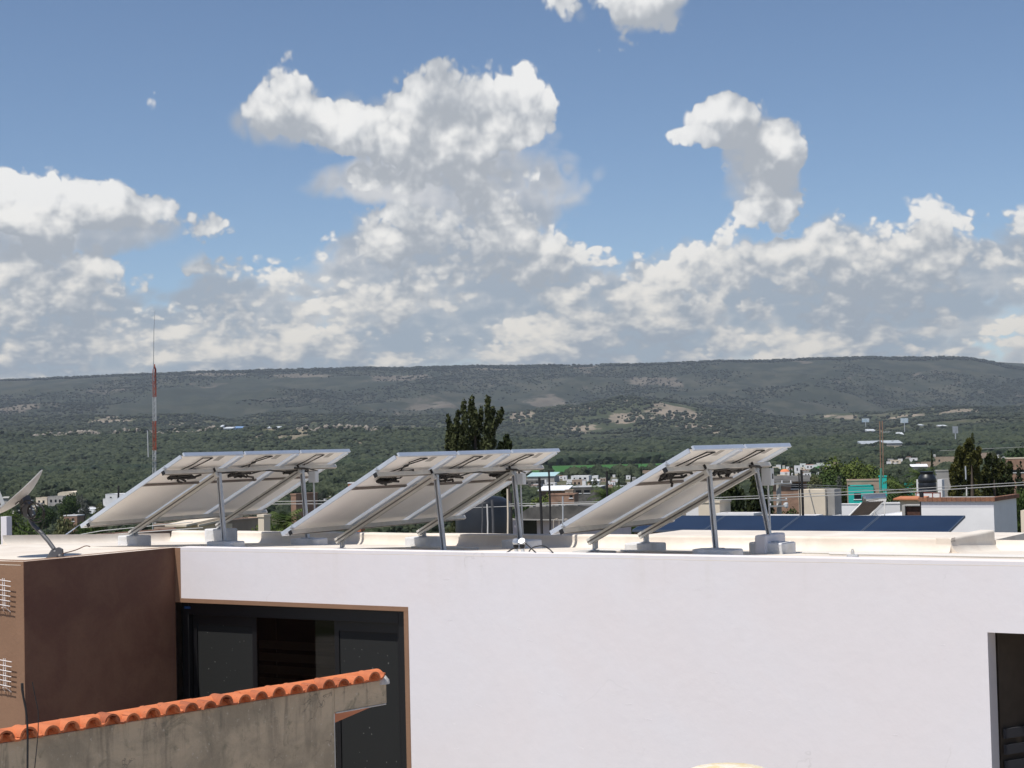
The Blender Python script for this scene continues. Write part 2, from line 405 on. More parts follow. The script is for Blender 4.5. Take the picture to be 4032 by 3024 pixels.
HX = np.array([0, 300, 600, 900, 1100, 1250, 1400, 1550, 1700, 1850, 2000, 2110, 2212]) * (4032 / 2212)
ROWS = [(1035, None), (1110, [1018, 1013, 1007, 1003, 999, 995, 991, 987, 983, 980, 976, 973, 970]), (1250, [985, 985, 982, 983, 985, 985, 980, 975, 972, 968, 962, 958, 952]),
        (1500, [960, 958, 950, 952, 965, 975, 968, 962, 958, 952, 946, 942, 938]),
        (1760, [936, 933, 926, 928, 943, 960, 948, 944, 946, 938, 930, 926, 922]),
        (1950, [941, 938, 932, 935, 948, 958, 945, 940, 943, 935, 926, 922, 918]),
        (2400, [925, 923, 922, 925, 934, 938, 918, 924, 934, 924, 914, 908, 902]),
        (2800, [912, 910, 912, 915, 914, 903, 883, 894, 924, 912, 900, 892, 888]),
        (3100, [900, 900, 903, 905, 898, 878, 857, 872, 910, 903, 893, 882, 880]),
        (3450, [897, 897, 899, 901, 896, 884, 869, 882, 911, 907, 898, 889, 888]),
        (4000, [868, 863, 867, 870, 868, 862, 858, 856, 860, 868, 878, 878, 876]),
        (4600, [842, 831, 826, 825, 826, 824, 820, 811, 806, 812, 818, 824, 836]),
        (5200, [824, 809, 798, 793, 791, 790, 787, 781, 776, 772, 771, 774, 800]),
        (6000, [830, 815, 804, 799, 797, 796, 793, 788, 783, 780, 779, 782, 806])]
ROW_Y = np.array([r[0] for r in ROWS], float)
def row_z(i, tx):
    Y = ROWS[i][0]
    if ROWS[i][1] is None: return np.full_like(tx, -9.0)
    ov = np.array(ROWS[i][1], float) * (4032 / 2212)
    e = [(ray(x, y)[0] / ray(x, y)[1], EYE + ray(x, y)[2] / ray(x, y)[1] * Y) for x, y in zip(HX, ov)]
    xs = np.array([q[0] for q in e]); zs = np.array([q[1] for q in e])
    return np.interp(tx, xs, zs)
def vnoise(x, y, seed):
    "value noise on a lattice, numpy"
    xi, yi = np.floor(x).astype(int), np.floor(y).astype(int); fx, fy = x - xi, y - yi
    fx = fx * fx * (3 - 2 * fx); fy = fy * fy * (3 - 2 * fy)
    def h(i, j):
        k = (i * 374761393 + j * 668265263 + seed * 974711) & 0x7fffffff
        k = ((k ^ (k >> 13)) * 1274126177) & 0x7fffffff
        return (k & 0xffff) / 65535.0
    return (h(xi, yi) * (1 - fx) + h(xi + 1, yi) * fx) * (1 - fy) + (h(xi, yi + 1) * (1 - fx) + h(xi + 1, yi + 1) * fx) * fy
def fbm(x, y, seed, oct=5):
    r = 0; a = .5
    for k in range(oct): r = r + a * vnoise(x, y, seed + k); x = x * 2.03; y = y * 2.03; a *= .5
    return r
TXN, YN = 420, 300
tx = np.linspace(-.60, .60, TXN)
ys = np.interp(np.linspace(0, 1, YN), [0, .36, .70, 1], [1035, 2000, 3600, 6000])
ctrl = np.array([row_z(i, tx) for i in range(len(ROWS))])
def smooth_cols(z, k):
    for _ in range(k): z = np.apply_along_axis(lambda q: np.convolve(np.pad(q, 3, mode='edge'), np.ones(7) / 7, 'valid'), 1, z)
    return z
ctrl = smooth_cols(ctrl, 3)
Zg = np.empty((YN, TXN))
for j in range(TXN): Zg[:, j] = np.interp(ys, ROW_Y, ctrl[:, j])
YY, TT = np.meshgrid(ys, tx, indexing='ij'); XX = YY * TT
amp = np.interp(ys, [1060, 1400, 3000, 4300, 5100, 5300], [0, 12, 30, 78, 18, 5])[:, None]
rid = np.abs(fbm(XX / 330, YY / 520, 3, 5) - .5) * 2
Zg += (fbm(XX / 210, YY / 300, 11, 5) - .5) * amp * .9 - (0.35 - rid) * amp * .7
# cliff band under the crest of the near slope (left half), a broken step of rock
stepm = np.exp(-((YY - 1735 - 60 * (fbm(XX / 160, YY * 0, 5, 3) - .5)) / 16.0) ** 2)
Zg += stepm * np.where(TT < .0, 5.0, 1.5) * (fbm(XX / 24, YY / 24, 9, 3) > .42)
def interp_z(x, y):
    t = np.clip((x / y + .60) / 1.20 * (TXN - 1), 0, TXN - 2); fi = np.interp(y, ys, np.arange(YN))
    i = np.clip(fi.astype(int), 0, YN - 2); j = t.astype(int); u = t - j; w = fi - i
    return (Zg[i, j] * (1 - u) + Zg[i, j + 1] * u) * (1 - w) + (Zg[i + 1, j] * (1 - u) + Zg[i + 1, j + 1] * u) * w
def hit(px, py, y0=1040.0):
    "point of the hills that a pixel shows"
    r = ray(px, py); Y = np.linspace(y0, 5900, 2600); X = Y * r[0] / r[1]; z = EYE + Y * r[2] / r[1]; k = np.nonzero(z < interp_z(X, Y))[0]
    k = k[0] if len(k) else len(Y) - 1; return V(X[k], Y[k], interp_z(X[k:k + 1], Y[k:k + 1])[0])
# bare, pale clearings on the slopes: (x, y, half width, half height) in px
CLEAR = [(2680, 1630, 150, 45), (2760, 1690, 90, 35), (2480, 1650, 110, 26), (2280, 1690, 120, 18), (3780, 1618, 150, 9), (3560, 1640, 90, 7), (480, 1640, 60, 9), (430, 1668, 110, 8), (760, 1672, 140, 9), (1010, 1678, 130, 7), (1180, 1480, 150, 10), (860, 1475, 140, 8), (1560, 1490, 170, 14), (2580, 1500, 130, 25), (2300, 1445, 60, 5),
         (1700, 1600, 120, 12), (1100, 1720, 120, 30), (1400, 1760, 100, 20), (2050, 1625, 60, 9), (3150, 1690, 160, 7), (3950, 1760, 120, 16), (3300, 1640, 80, 10), (60, 1600, 160, 30), (2160, 1600, 120, 12), (1950, 1455, 90, 5), (3476, 1757, 95, 9), (3520, 1712, 60, 7), (3432, 1704, 30, 6), (3716, 1683, 30, 5)]
CLR = []
for (x, y, hw_, hh_) in CLEAR:
    c, e1, e2 = hit(x, y), hit(x, y - hh_), hit(x, y + hh_); CLR.append((c[0], c[1], hw_ / FPX * c[1], min(max(abs(e1[1] - e2[1]) / 2, 30.0), 260.0)))
def clear_at(X, Y):
    r = np.full(X.shape, 9.0)
    for (cx, cy, rx, ry) in CLR: r = np.minimum(r, ((X - cx) / rx) ** 2 + ((Y - cy) / ry) ** 2)
    return r
def terrain(name, r0, r1, mm):
    nn = r1 - r0
    vs = np.stack([XX[r0:r1], YY[r0:r1], Zg[r0:r1]], -1).reshape(-1, 3)
    idx = np.arange(nn * TXN).reshape(nn, TXN)
    fs = np.stack([idx[:-1, :-1], idx[:-1, 1:], idx[1:, 1:], idx[1:, :-1]], -1).reshape(-1, 4)
    me = bpy.data.meshes.new(name); me.from_pydata(vs.tolist(), [], fs.tolist()); me.materials.append(mm)
    me.polygons.foreach_set('use_smooth', [True] * len(me.polygons))
    ca = me.attributes.new('clearing', 'FLOAT', 'POINT'); ca.data.foreach_set('value', np.clip(1.25 - clear_at(vs[:, 0], vs[:, 1]), 0, 1).astype(np.float32))
    o = bpy.data.objects.new(name, me); COL.objects.link(o); return struct(o)
cut1 = int(np.searchsorted(ys, 1950)); cut2 = int(np.searchsorted(ys, 3450))
M_NEAR = soil_mat('near slope', [(.034, .045, .024), (.049, .058, .031), (.085, .083, .050), (.17, .145, .10)], .006, .05, thr=(.45, .65))
terrain('hill_slope', 0, cut1 + 1, M_NEAR)
terrain('hill_terrain', cut1, cut2 + 1, M_LAND)
terrain('mesa', cut2, YN, M_MESA)
fr = MB(); xs_ = np.linspace(3820, 5600, 24)
p0 = [at(x, 1424 + 14 * math.sin(x / 310.) + (x - 3900) * .01, 9000) for x in xs_]
for i in range(len(xs_) - 1):
    q0, q1 = p0[i].copy(), p0[i + 1].copy(); q0[2] = q1[2] = 0; q0[1] = q1[1] = 8300
    fr.quad(q0, q1, p0[i + 1], p0[i])
struct(fr.build('far_ridge', M_MESA, fix=False))

def leaf_mat(name, c1, c2, sc=.02, rough=.8, trans=.25):
    m = bpy.data.materials.new(name); m.use_nodes = True; N = NT(m.node_tree); p = m.node_tree.nodes['Principled BSDF']
    p.inputs['Roughness'].default_value = rough; p.inputs['Specular IOR Level'].default_value = .2
    oi = N.n('ShaderNodeObjectInfo'); g = N.n('ShaderNodeNewGeometry')
    f = N.mapr(N.add(N.mul(N.noise(g.outputs['Position'], sc, 5, .7), .75), N.mul(oi.outputs['Random'], .35)), .34, .74)
    N.link(N.mix(f, c1, c2), p.inputs['Base Color']); return m
def scrub(name, label, pts, scales, mm, seed, flat=.75, sub=2):
    me = bpy.data.meshes.new(name); me.from_pydata(pts.tolist(), [], [])
    at_ = me.attributes.new('sc', 'FLOAT', 'POINT'); at_.data.foreach_set('value', scales.astype(np.float32))
    o = bpy.data.objects.new(name, me); COL.objects.link(o); o['kind'] = 'stuff'; o['label'] = label; o['category'] = 'scrub'
    t = bpy.data.node_groups.new(name + ' points', 'GeometryNodeTree')
    t.interface.new_socket('Geometry', in_out='INPUT', socket_type='NodeSocketGeometry'); t.interface.new_socket('Geometry', in_out='OUTPUT', socket_type='NodeSocketGeometry')
    N = NT(t); gi = N.n('NodeGroupInput'); go = N.n('NodeGroupOutput')
    ico = N.n('GeometryNodeMeshIcoSphere'); ico.inputs['Radius'].default_value = 1.0; ico.inputs['Subdivisions'].default_value = sub
    sp = N.n('GeometryNodeSetPosition'); N.link(ico.outputs[0], sp.inputs['Geometry'])
    nz = N.n('ShaderNodeTexNoise'); nz.inputs['Scale'].default_value = 1.7 + seed * .07; nz.inputs['Detail'].default_value = 3
    pos = N.n('GeometryNodeInputPosition'); N.link(pos.outputs[0], nz.inputs['Vector'])
    k = N.m('MULTIPLY_ADD', nz.outputs['Fac'], 1.9, .05)
    sc_ = N.n('ShaderNodeVectorMath', operation='SCALE'); N.link(pos.outputs[0], sc_.inputs[0]); N.link(k, sc_.inputs['Scale'])
    mv = N.n('ShaderNodeVectorMath', operation='MULTIPLY_ADD'); N.link(sc_.outputs[0], mv.inputs[0]); mv.inputs[1].default_value = (1, 1, flat); mv.inputs[2].default_value = (0, 0, .45)
    N.link(mv.outputs[0], sp.inputs['Position'])
    smn = N.n('GeometryNodeSetMaterial'); N.link(sp.outputs[0], smn.inputs['Geometry']); smn.inputs['Material'].default_value = mm
    iop = N.n('GeometryNodeInstanceOnPoints'); N.link(gi.outputs[0], iop.inputs['Points']); N.link(smn.outputs[0], iop.inputs['Instance'])
    rv = N.n('FunctionNodeRandomValue', data_type='FLOAT_VECTOR'); rv.inputs[0].default_value = (-.2, -.2, 0); rv.inputs[1].default_value = (.2, .2, 6.28)
    N.link(rv.outputs[0], iop.inputs['Rotation'])
    na = N.n('GeometryNodeInputNamedAttribute', data_type='FLOAT'); na.inputs['Name'].default_value = 'sc'
    N.link(na.outputs[0], iop.inputs['Scale']); N.link(iop.outputs[0], go.inputs[0])
    md = o.modifiers.new('scatter', 'NODES'); md.node_group = t; me.materials.append(mm); return o
nrs = np.random.RandomState(5)
def scatter(n, y0, y1, txr=.40, dens=(90., 150.), thr=.45, seed=21, pw=1.0):
    Y = y0 + (y1 - y0) * nrs.rand(n) ** pw; X = (nrs.rand(n) * 2 - 1) * txr * Y
    d = fbm(X / dens[0], Y / dens[1], seed, 4) + .12 * nrs.rand(n)
    k = (d > thr) & ((clear_at(X, Y) > .9 + .5 * nrs.rand(n)) | (nrs.rand(n) < .38)); X, Y = X[k], Y[k]
    return np.stack([X, Y, interp_z(X, Y)], 1)
P1 = scatter(62000, 1050, 1930, thr=.40); S1 = 1.3 + 2.2 * nrs.rand(len(P1)) ** 2
P2 = scatter(46000, 1900, 3450, thr=.41, dens=(160, 260)); S2 = 1.8 + 3.2 * nrs.rand(len(P2)) ** 2
P3 = scatter(52000, 3400, 5400, thr=.545, dens=(260, 420), seed=23); S3 = 1.7 + 2.6 * nrs.rand(len(P3)) ** 2
Pr = scatter(5000, 5140, 5230, thr=.3); Sr = 3.0 + 4 * nrs.rand(len(Pr)) ** 2
scrub('hillside_scrub', 'dense green scrub covering the near hillside behind the town', P1, S1, leaf_mat('scrub leaves', (.018, .027, .014), (.050, .062, .031), .012), 1)
scrub('hill_scrub', 'scattered olive scrub on the rounded hills in the middle distance', P2, S2, leaf_mat('far scrub leaves', (.022, .029, .018), (.047, .055, .032), .008), 2, sub=1)
scrub('mesa_scrub', 'grey green scrub covering the long flat topped mesa', np.vstack([P3, Pr]), np.concatenate([S3, Sr]), leaf_mat('mesa leaves', (.026, .033, .023), (.037, .044, .030), .006), 3, sub=1)
Y_ = 1032 + 50 * nrs.rand(2600); X_ = -330 + 700 * nrs.rand(2600)
Pb = np.stack([X_, Y_, np.full_like(X_, -6.0)], 1)
def plain(n, y0, y1, tx0, tx1, thr, seed):
    Y = y0 + (y1 - y0) * nrs.rand(n); X = Y * (tx0 + (tx1 - tx0) * nrs.rand(n)); k = fbm(X / 40, Y / 60, seed, 4) + .1 * nrs.rand(n) > thr
    return np.stack([X[k], Y[k], np.array([Gz(q) for q in np.hypot(X[k], Y[k])])], 1)
Pt = np.vstack([plain(15000, 400, 1055, -.42, -.03, .35, 31), plain(2600, 330, 715, -.03, .14, .46, 35), plain(10000, 560, 1055, .11, .42, .40, 37), plain(3200, 300, 560, .10, .42, .46, 36), plain(5600, 110, 400, -.42, -.08, .40, 38), plain(900, 120, 330, -.08, .1, .5, 39)])
scrub('tree_belt', 'dark belt of trees along the far edge of the green field', Pb, 2.0 + 2.8 * nrs.rand(len(Pb)), leaf_mat('belt leaves', (.015, .026, .012), (.035, .049, .023), .03), 4, flat=1.1)
# broken rock along the cliff line
rk = []
for k in range(2600):
    xx = -720 + 760 * nrs.rand(); yy = 1728 + 26 * nrs.rand() + 60 * (fbm(np.array([xx / 160]), np.array([0.]), 5, 3)[0] - .5)
    if fbm(np.array([xx / 70.]), np.array([3.]), 8, 3)[0] > .47: rk.append((xx, yy))
rk = np.array(rk); Prk = np.stack([rk[:, 0], rk[:, 1], interp_z(rk[:, 0], rk[:, 1]) - .6], 1)
scrub('cliff_rock', 'pale broken rock along the crest of the near hillside', Prk, 1.0 + 2.0 * nrs.rand(len(Prk)) ** 2, mat('pale rock', (.27, .235, .19), .9, var=.4, vscale=.15), 6, flat=1.25, sub=1)['category'] = 'rock'
# dry, pale clearings of soil on the slopes

# ------------------------------------------------------------------ the house opposite
def floor_z(t): return -.012 - .050 * max(t, 0.0)
def wall_grid(mb, O, X, Z, T, xs, zs, holes):
    "upright slab with rectangular openings: O origin, X/Z unit axes in its plane, T thickness vector"
    def solid(i, j):
        if i < 0 or j < 0 or i >= len(xs) - 1 or j >= len(zs) - 1: return False
        cx, cz = (xs[i] + xs[i + 1]) / 2, (zs[j] + zs[j + 1]) / 2
        return not any(h[0] < cx < h[1] and h[2] < cz < h[3] for h in holes)
    P = lambda x, z, k: O + X * x + Z * z + T * k
    for i in range(len(xs) - 1):
        for j in range(len(zs) - 1):
            if not solid(i, j): continue
            x0, x1, z0, z1 = xs[i], xs[i + 1], zs[j], zs[j + 1]
            mb.quad(P(x0, z0, 0), P(x1, z0, 0), P(x1, z1, 0), P(x0, z1, 0)); mb.quad(P(x0, z0, 1), P(x0, z1, 1), P(x1, z1, 1), P(x1, z0, 1))
            if not solid(i - 1, j): mb.quad(P(x0, z0, 0), P(x0, z1, 0), P(x0, z1, 1), P(x0, z0, 1))
            if not solid(i + 1, j): mb.quad(P(x1, z0, 0), P(x1, z0, 1), P(x1, z1, 1), P(x1, z1, 0))
            if not solid(i, j - 1): mb.quad(P(x0, z0, 0), P(x0, z0, 1), P(x1, z0, 1), P(x1, z0, 0))
            if not solid(i, j + 1): mb.quad(P(x0, z1, 0), P(x1, z1, 0), P(x1, z1, 1), P(x0, z1, 1))
WING = -2.035; SW = -3.3; SE = 13.5; TB = 3.3
WIN = (.0, 2.918, -2.95, -.569); DOOR = (8.444, 9.62, -2.75, -.549)
house = thing('house', Hs(4.5, 2, -ROOF), 'white two storey house with a flat roof carrying the tilted solar arrays', 'house')
fw = MB()
wall_grid(fw, Hs(0, 0, 0), A, UP, Bv * .22, [0.0, WIN[1], DOOR[0], DOOR[1], SE], [-ROOF, WIN[2], DOOR[2], DOOR[3] if False else WIN[3], DOOR[3], 0.0], [WIN, DOOR])
def stained_wall():
    "white paint with faint rain runs under the roof edge, hairlines and patched areas"
    m = M_WHITE.copy(); m.name = 'white wall paint'; N = NT(m.node_tree); p = m.node_tree.nodes['Principled BSDF']; src = p.inputs['Base Color'].links[0].from_socket
    g = N.n('ShaderNodeNewGeometry'); P = g.outputs['Position']; mp = N.n('ShaderNodeMapping'); N.link(P, mp.inputs[0]); mp.inputs['Scale'].default_value = (7, 7, .5)
    sp = N.n('ShaderNodeSeparateXYZ'); N.link(P, sp.inputs[0])
    run = N.mul(N.mapr(N.noise(mp.outputs[0], 1.0, 5, .65), .52, .72), N.mapr(sp.outputs[2], ROOF - .55, ROOF - .02, 0, 1))
    patch = N.mapr(N.noise(P, .9, 3, .5, 1.2), .50, .56)
    vo = N.n('ShaderNodeTexVoronoi', feature='DISTANCE_TO_EDGE'); vo.inputs['Scale'].default_value = .55; wv = N.n('ShaderNodeVectorMath', operation='ADD'); N.link(P, wv.inputs[0])
    nz = N.n('ShaderNodeTexNoise'); nz.inputs['Scale'].default_value = 2.2; nz.inputs['Detail'].default_value = 6; N.link(P, nz.inputs['Vector']); N.link(nz.outputs['Color'], wv.inputs[1]); N.link(wv.outputs[0], vo.inputs['Vector'])
    hair = N.mul(N.mapr(vo.outputs['Distance'], .0012, .004, 1, 0), N.mapr(N.noise(P, .8, 2, .5), .50, .58))
    c = N.mix(N.mul(run, .16), src, (.60, .56, .50)); c = N.mix(N.mul(patch, .07), c, (.70, .69, .70)); c = N.mix(N.mul(hair, .30), c, (.50, .48, .46)); N.link(c, p.inputs['Base Color']); return m
wall = fw.build('white_wall', stained_wall(), house, fix=False)
# fine chips and trowel marks standing on the plaster
for k in range(26):
    s, z = RNG.uniform(3.1, 8.3), RNG.uniform(-2.0, -.06); L = RNG.uniform(.02, .08); an = RNG.uniform(-.35, .12)
    d = A * math.cos(an) + UP * math.sin(an); nn_ = np.cross(d, Bv); tm = MB()
    tm.obox(Hs(s, -.0012, z), d * L, nn_ * RNG.uniform(.002, .004), Bv * .0035); tm.build('trowel_mark', M_WHITE, wall, fix=False)
ot = MB()                                                     # back and right walls, upper slab below the roof surface
ot.obox(Hs(SW + .02, TB - .2, -ROOF), A * (SE - SW - .04), Bv * .18, UP * (ROOF - .5)); ot.obox(Hs(SE - .2, .24, -ROOF), A * .18, Bv * (TB - .46), UP * (ROOF - .5))
ot.build('rear_wall', M_WHITE, house)
wing = MB(); wing.obox(Hs(SW, WING, -ROOF), A * (-SW), Bv * .2, UP * (ROOF - .0015)); wing.obox(Hs(-.2, WING + .2, -ROOF), A * .2, Bv * (-WING - .2), UP * (ROOF - .0015)); wing.build('tan_wall', M_TAN, house)
wl = MB(); wl.obox(Hs(SW, WING + .2, -ROOF), A * .2, Bv * (TB - WING - .45), UP * (ROOF - .35)); wl.build('side_wall', M_TAN, house)
ws = MB(); ws.obox(Hs(.0004, WING + .0008, -ROOF), A * .0045, Bv * (-WING - .006), UP * (ROOF - .0022)); brown = ws.build('brown_wall', M_BROWN, house)
tr = MB()                                                     # painted tan band round the window
tr.obox(Hs(.0025, -.004, -.526), A * .078, Bv * .0075, UP * .5245)
tr.obox(Hs(.0025, -.004, WIN[3] - .0), A * (2.969 - .0025), Bv * .0075, UP * .043)
tr.obox(Hs(2.9182, -.004, WIN[2]), A * .051, Bv * .0075, UP * (WIN[3] - WIN[2] - .0005)); tr.build('tan_trim', M_TAN, house)
li = MB(); li.obox(Hs(2.9155, .001, WIN[2] + .001), A * .0022, Bv * .218, UP * (WIN[3] - WIN[2] - .002)); li.obox(Hs(.002, .001, WIN[3] - .0024), A * 2.913, Bv * .218, UP * .0022)
li.build('window_reveal', M_TAN, house)
# roof surface: falls a little to the rear, cove along the parapets
rf = MB()
def lip(mb, p, q, inward, h0, h1):
    mb.obox(p, q - p, inward, UP * (h1 - h0))
S_R, TB2 = onT(3745, 2150, TB)[0], 4.9
rf.quad(Hs(SW + .1, .10, floor_z(.1)), Hs(SE, .10, floor_z(.1)), Hs(SE, TB2, floor_z(TB2)), Hs(SW + .1, TB2, floor_z(TB2)))
rf.quad(Hs(SW + .1, WING + .1, -.012), Hs(-.02, WING + .1, -.012), Hs(-.02, .12, -.0135), Hs(SW + .1, .12, -.0135))
rf.add([Hs(SW, WING, -.25), Hs(SE, WING, -.25), Hs(SE, TB2, -.42), Hs(SW, TB2, -.42)], []) if False else None
roof = rf.build('roof', M_ROOFW, house, fix=False)
sl = MB(); sl.obox(Hs(.05, .224, -.5), A * (SE - .3), Bv * (TB - .45), UP * .12); sl.build('ceiling_slab', M_WHITE, house)
ed = MB()                                                     # rounded white edge of the slab
def edge_run(mb, pts_, r=.035):
    for p, q in zip(pts_[:-1], pts_[1:]):
        m_ = 22; pp = [p + (q - p) * k / m_ + UP * (mnoise.noise(Vector(tuple((p + (q - p) * k / m_) * 1.7))) * .006) for k in range(m_ + 1)]
        mb.tube(pp, r, 8)
edge_run(ed, [Hs(-.035, .034, -.032), Hs(SE, .034, -.032)]); edge_run(ed, [Hs(SW, WING + .034, -.032), Hs(-.035, WING + .034, -.032), Hs(-.035, .034, -.032)])
ed.build('roof_edge', M_ROOFW, house, smooth=True, fix=False)
def parapet(mb, p, q, inward, top, th=.15, base=None, cove=.11):
    "low parapet with a coved foot; p, q on its inner face at floor level"
    m_ = 26; prof = []
    inward = nrm(inward)
    for k in range(m_ + 1):
        c = p + (q - p) * k / m_; w = mnoise.noise(Vector(tuple(c * .9))) * .012; h = top + w
        ring = [c + inward * (cove + .02 + w)] + [c + inward * (cove * (1 - math.sin(a_))) + UP * (cove * (1 - math.cos(a_))) for a_ in np.linspace(.1, math.pi / 2, 5)]
        zt = ROOF + h
        for a_ in np.linspace(0, math.pi / 2, 4): ring.append(V(*(c - inward * (.025 - .025 * math.cos(a_)))[:2], zt - .025 + .025 * math.sin(a_)))
        ring.append(V(*(c - inward * th)[:2], zt)); ring.append(V(*(c - inward * th)[:2], ROOF - .7)); prof.append(ring)
    nr = len(prof[0]); o = len(mb.v)
    for r_ in prof: mb.v += r_
    for i in range(m_):
        for j in range(nr - 1): mb.f.append((o + i * nr + j, o + i * nr + j + 1, o + (i + 1) * nr + j + 1, o + (i + 1) * nr + j))
    mb.f.append(tuple(o + j for j in range(nr))); mb.f.append(tuple(o + m_ * nr + j for j in range(nr))[::-1])
pp_ = MB(); parapet(pp_, Hs(SW + .15, TB, floor_z(TB)), Hs(S_R, TB, floor_z(TB)), -Bv, -.035); pp_.build('rear_parapet', M_ROOFW, house, smooth=True, fix=True)
pp_ = MB(); parapet(pp_, Hs(S_R, TB - .005, floor_z(TB)), Hs(S_R, TB2, floor_z(TB2)), A, -.038); pp_.build('return_parapet', M_ROOFW, house, smooth=True)
pp_ = MB(); parapet(pp_, Hs(S_R, TB2, floor_z(TB2)), Hs(SE, TB2, floor_z(TB2)), -Bv, -.195); pp_.build('far_parapet', M_ROOFW, house, smooth=True)
pp_ = MB(); parapet(pp_, Hs(SW + .12, .5, -.04), Hs(SW + .12, TB, floor_z(TB)), A, -.075); pp_.build('side_parapet', M_ROOFW, house, smooth=True)
# window: black aluminium, two screened leaves and a dark opening with a blind
M_WFR = mat('black aluminium', (.006, .006, .007), .45)
M_SCREEN = glass_mat('dusty insect screen', (.0075, .0085, .008), .75, specks=True)
M_DARK = mat('dark room', (.006, .0055, .005), .9)
M_BLIND = mat('brown blind', (.55, .46, .34), .7, var=.2, vscale=3)
def tinted(name, tint, refl=.06):
    m = bpy.data.materials.new(name); m.use_nodes = True; t = m.node_tree; t.nodes.clear(); N = NT(t)
    tr_ = N.n('ShaderNodeBsdfTransparent'); tr_.inputs[0].default_value = (*tint, 1); gl = N.n('ShaderNodeBsdfGlossy'); gl.inputs['Roughness'].default_value = .03
    lw = N.n('ShaderNodeFresnel'); lw.inputs['IOR'].default_value = 1.45; mx = N.n('ShaderNodeMixShader'); N.link(lw.outputs[0], mx.inputs[0]); N.link(tr_.outputs[0], mx.inputs[1]); N.link(gl.outputs[0], mx.inputs[2])
    o_ = N.n('ShaderNodeOutputMaterial'); N.link(mx.outputs[0], o_.inputs[0]); return m
M_TINT = tinted('dark tinted glass', (.36, .35, .33))
WT = .07
win = thing('window', Hs(1.45, WT, WIN[2]), 'black framed sliding window with dusty dark insect screens under the white wall', 'window')
wf = MB()
for (s0, s1, z0, z1) in ((.02, .115, WIN[2], WIN[3] - .005), (2.80, 2.9125, WIN[2], WIN[3] - .005), (.115, 2.80, -.70, WIN[3] - .005), (.115, 2.80, WIN[2], WIN[2] + .07)):
    wf.obox(Hs(s0, WT, z0), A * (s1 - s0), Bv * .06, UP * (z1 - z0))
wfo = wf.build('frame', M_WFR, win, bevel=.004)
for (s0, s1) in ((.118, .98), (1.98, 2.798)):
    lf = MB()
    for (x0, x1, z0, z1) in ((s0, s0 + .055, -2.87, -.705), (s1 - .055, s1, -2.87, -.705), (s0 + .055, s1 - .055, -.80, -.705), (s0 + .055, s1 - .055, -2.87, -2.80)):
        lf.obox(Hs(x0, WT + .062, z0), A * (x1 - x0), Bv * .035, UP * (z1 - z0))
    leaf = lf.build('sash', M_WFR, win)
    sc_ = MB(); sc_.obox(Hs(s0 + .056, WT + .075, -2.799), A * (s1 - s0 - .112), Bv * .004, UP * 1.998); sc_.build('insect_screen', M_SCREEN, leaf)
gp = MB(); gp.obox(Hs(.981, WT + .07, -2.87), A * .998, Bv * .004, UP * 2.165); gp.build('pane', M_TINT, win)
rm = MB(); rm.obox(Hs(.02, 1.6, -2.95), A * 2.87, Bv * .02, UP * 2.4); rm.obox(Hs(.0, .23, -2.95), A * .01, Bv * 1.37, UP * 2.4); rm.obox(Hs(2.93, .23, -2.95), A * .01, Bv * 1.37, UP * 2.4); rm.obox(Hs(.01, .23, -2.98), A * 2.9, Bv * 1.37, UP * .02)
rm.build('room', M_DARK, win)
for k in range(13):
    b_ = MB(); z = -1.02 - k * .125; b_.obox(Hs(.985, WT + .09, z), A * .99, Bv * .012 + UP * -.004, UP * .082); b_.build('blind_slat', M_BLIND, win)
st = MB(); s_, z_ = onT(738, 2392, WT); st.obox(Hs(s_ - .04, WT - .004, z_ - .012), A * .085, Bv * .003, UP * .024); st.build('blue_sticker', mat('blue sticker', (.02, .07, .22), .4), win)
# doorway on the right
door = thing('door', Hs(9, .2, DOOR[2]), 'dark louvred door set deep in the white wall at the right edge', 'door')
M_DOORF = mat('brown door paint', (.075, .058, .043), .5, var=.2, vscale=6)
M_LOUV = mat('dark metal louvre', (.045, .045, .05), .45)
ld = nrm(A * .5 + Bv * .87); lnn = nrm(np.cross(ld, UP))
dr = MB(); dr.obox(Hs(DOOR[0] + .012, .235, DOOR[2]), ld * 1.7, -lnn * .04, UP * 2.197); dr.build('leaf', M_DOORF, door)
for k in range(9):
    z = -1.40 - k * .125
    l_ = MB(); l_.obox(Hs(DOOR[0] + .03, .235, z) + lnn * .002, ld * 1.5, UP * .075, lnn * .022); l_.build('louvre', M_LOUV, door)
M_WIRE = mat('white coated wire', (.80, .74, .70), .5)
def wire_rack(py0, label):
    y1 = py0 + 100
    s0, z0 = onT(0, py0, WING - .05)
    rk_ = thing('wire_rack', Hs(-.18, WING - .05, z0 - .3), label, 'wire rack', 'wire racks on the tan wall')
    off = .05
    for k in range(6):
        z = z0 - k * .0465
        b_ = MB(); b_.tube([Hs(-.62, WING - off, z + .01), Hs(-.4, WING - off, z), Hs(-.30, WING - off, z + .006), Hs(-.115 - .003 * k, WING - off, z - .008)], .0042, 6); b_.build('rung', M_WIRE, rk_, smooth=True)
    for s in (-.55, -.33, -.235, -.21):
        b_ = MB(); b_.tube([Hs(s, WING - off + .006, z0 + .02), Hs(s + .006, WING - off + .006, z0 - .255)], .0042, 6); b_.build('upright', M_WIRE, rk_, smooth=True)
    for s in (-.245, -.2):
        b_ = MB(); b_.tube([Hs(s, WING - off + .006, z0 - .255), Hs(s - .02 if s < -.22 else s + .02, WING - .001, z0 - .30)], .0042, 6); b_.build('hook', M_WIRE, rk_, smooth=True)
wire_rack(2285, 'upper white wire rack hooked on the tan wall')
wire_rack(2600, 'lower white wire rack on the tan wall near the tiled coping')

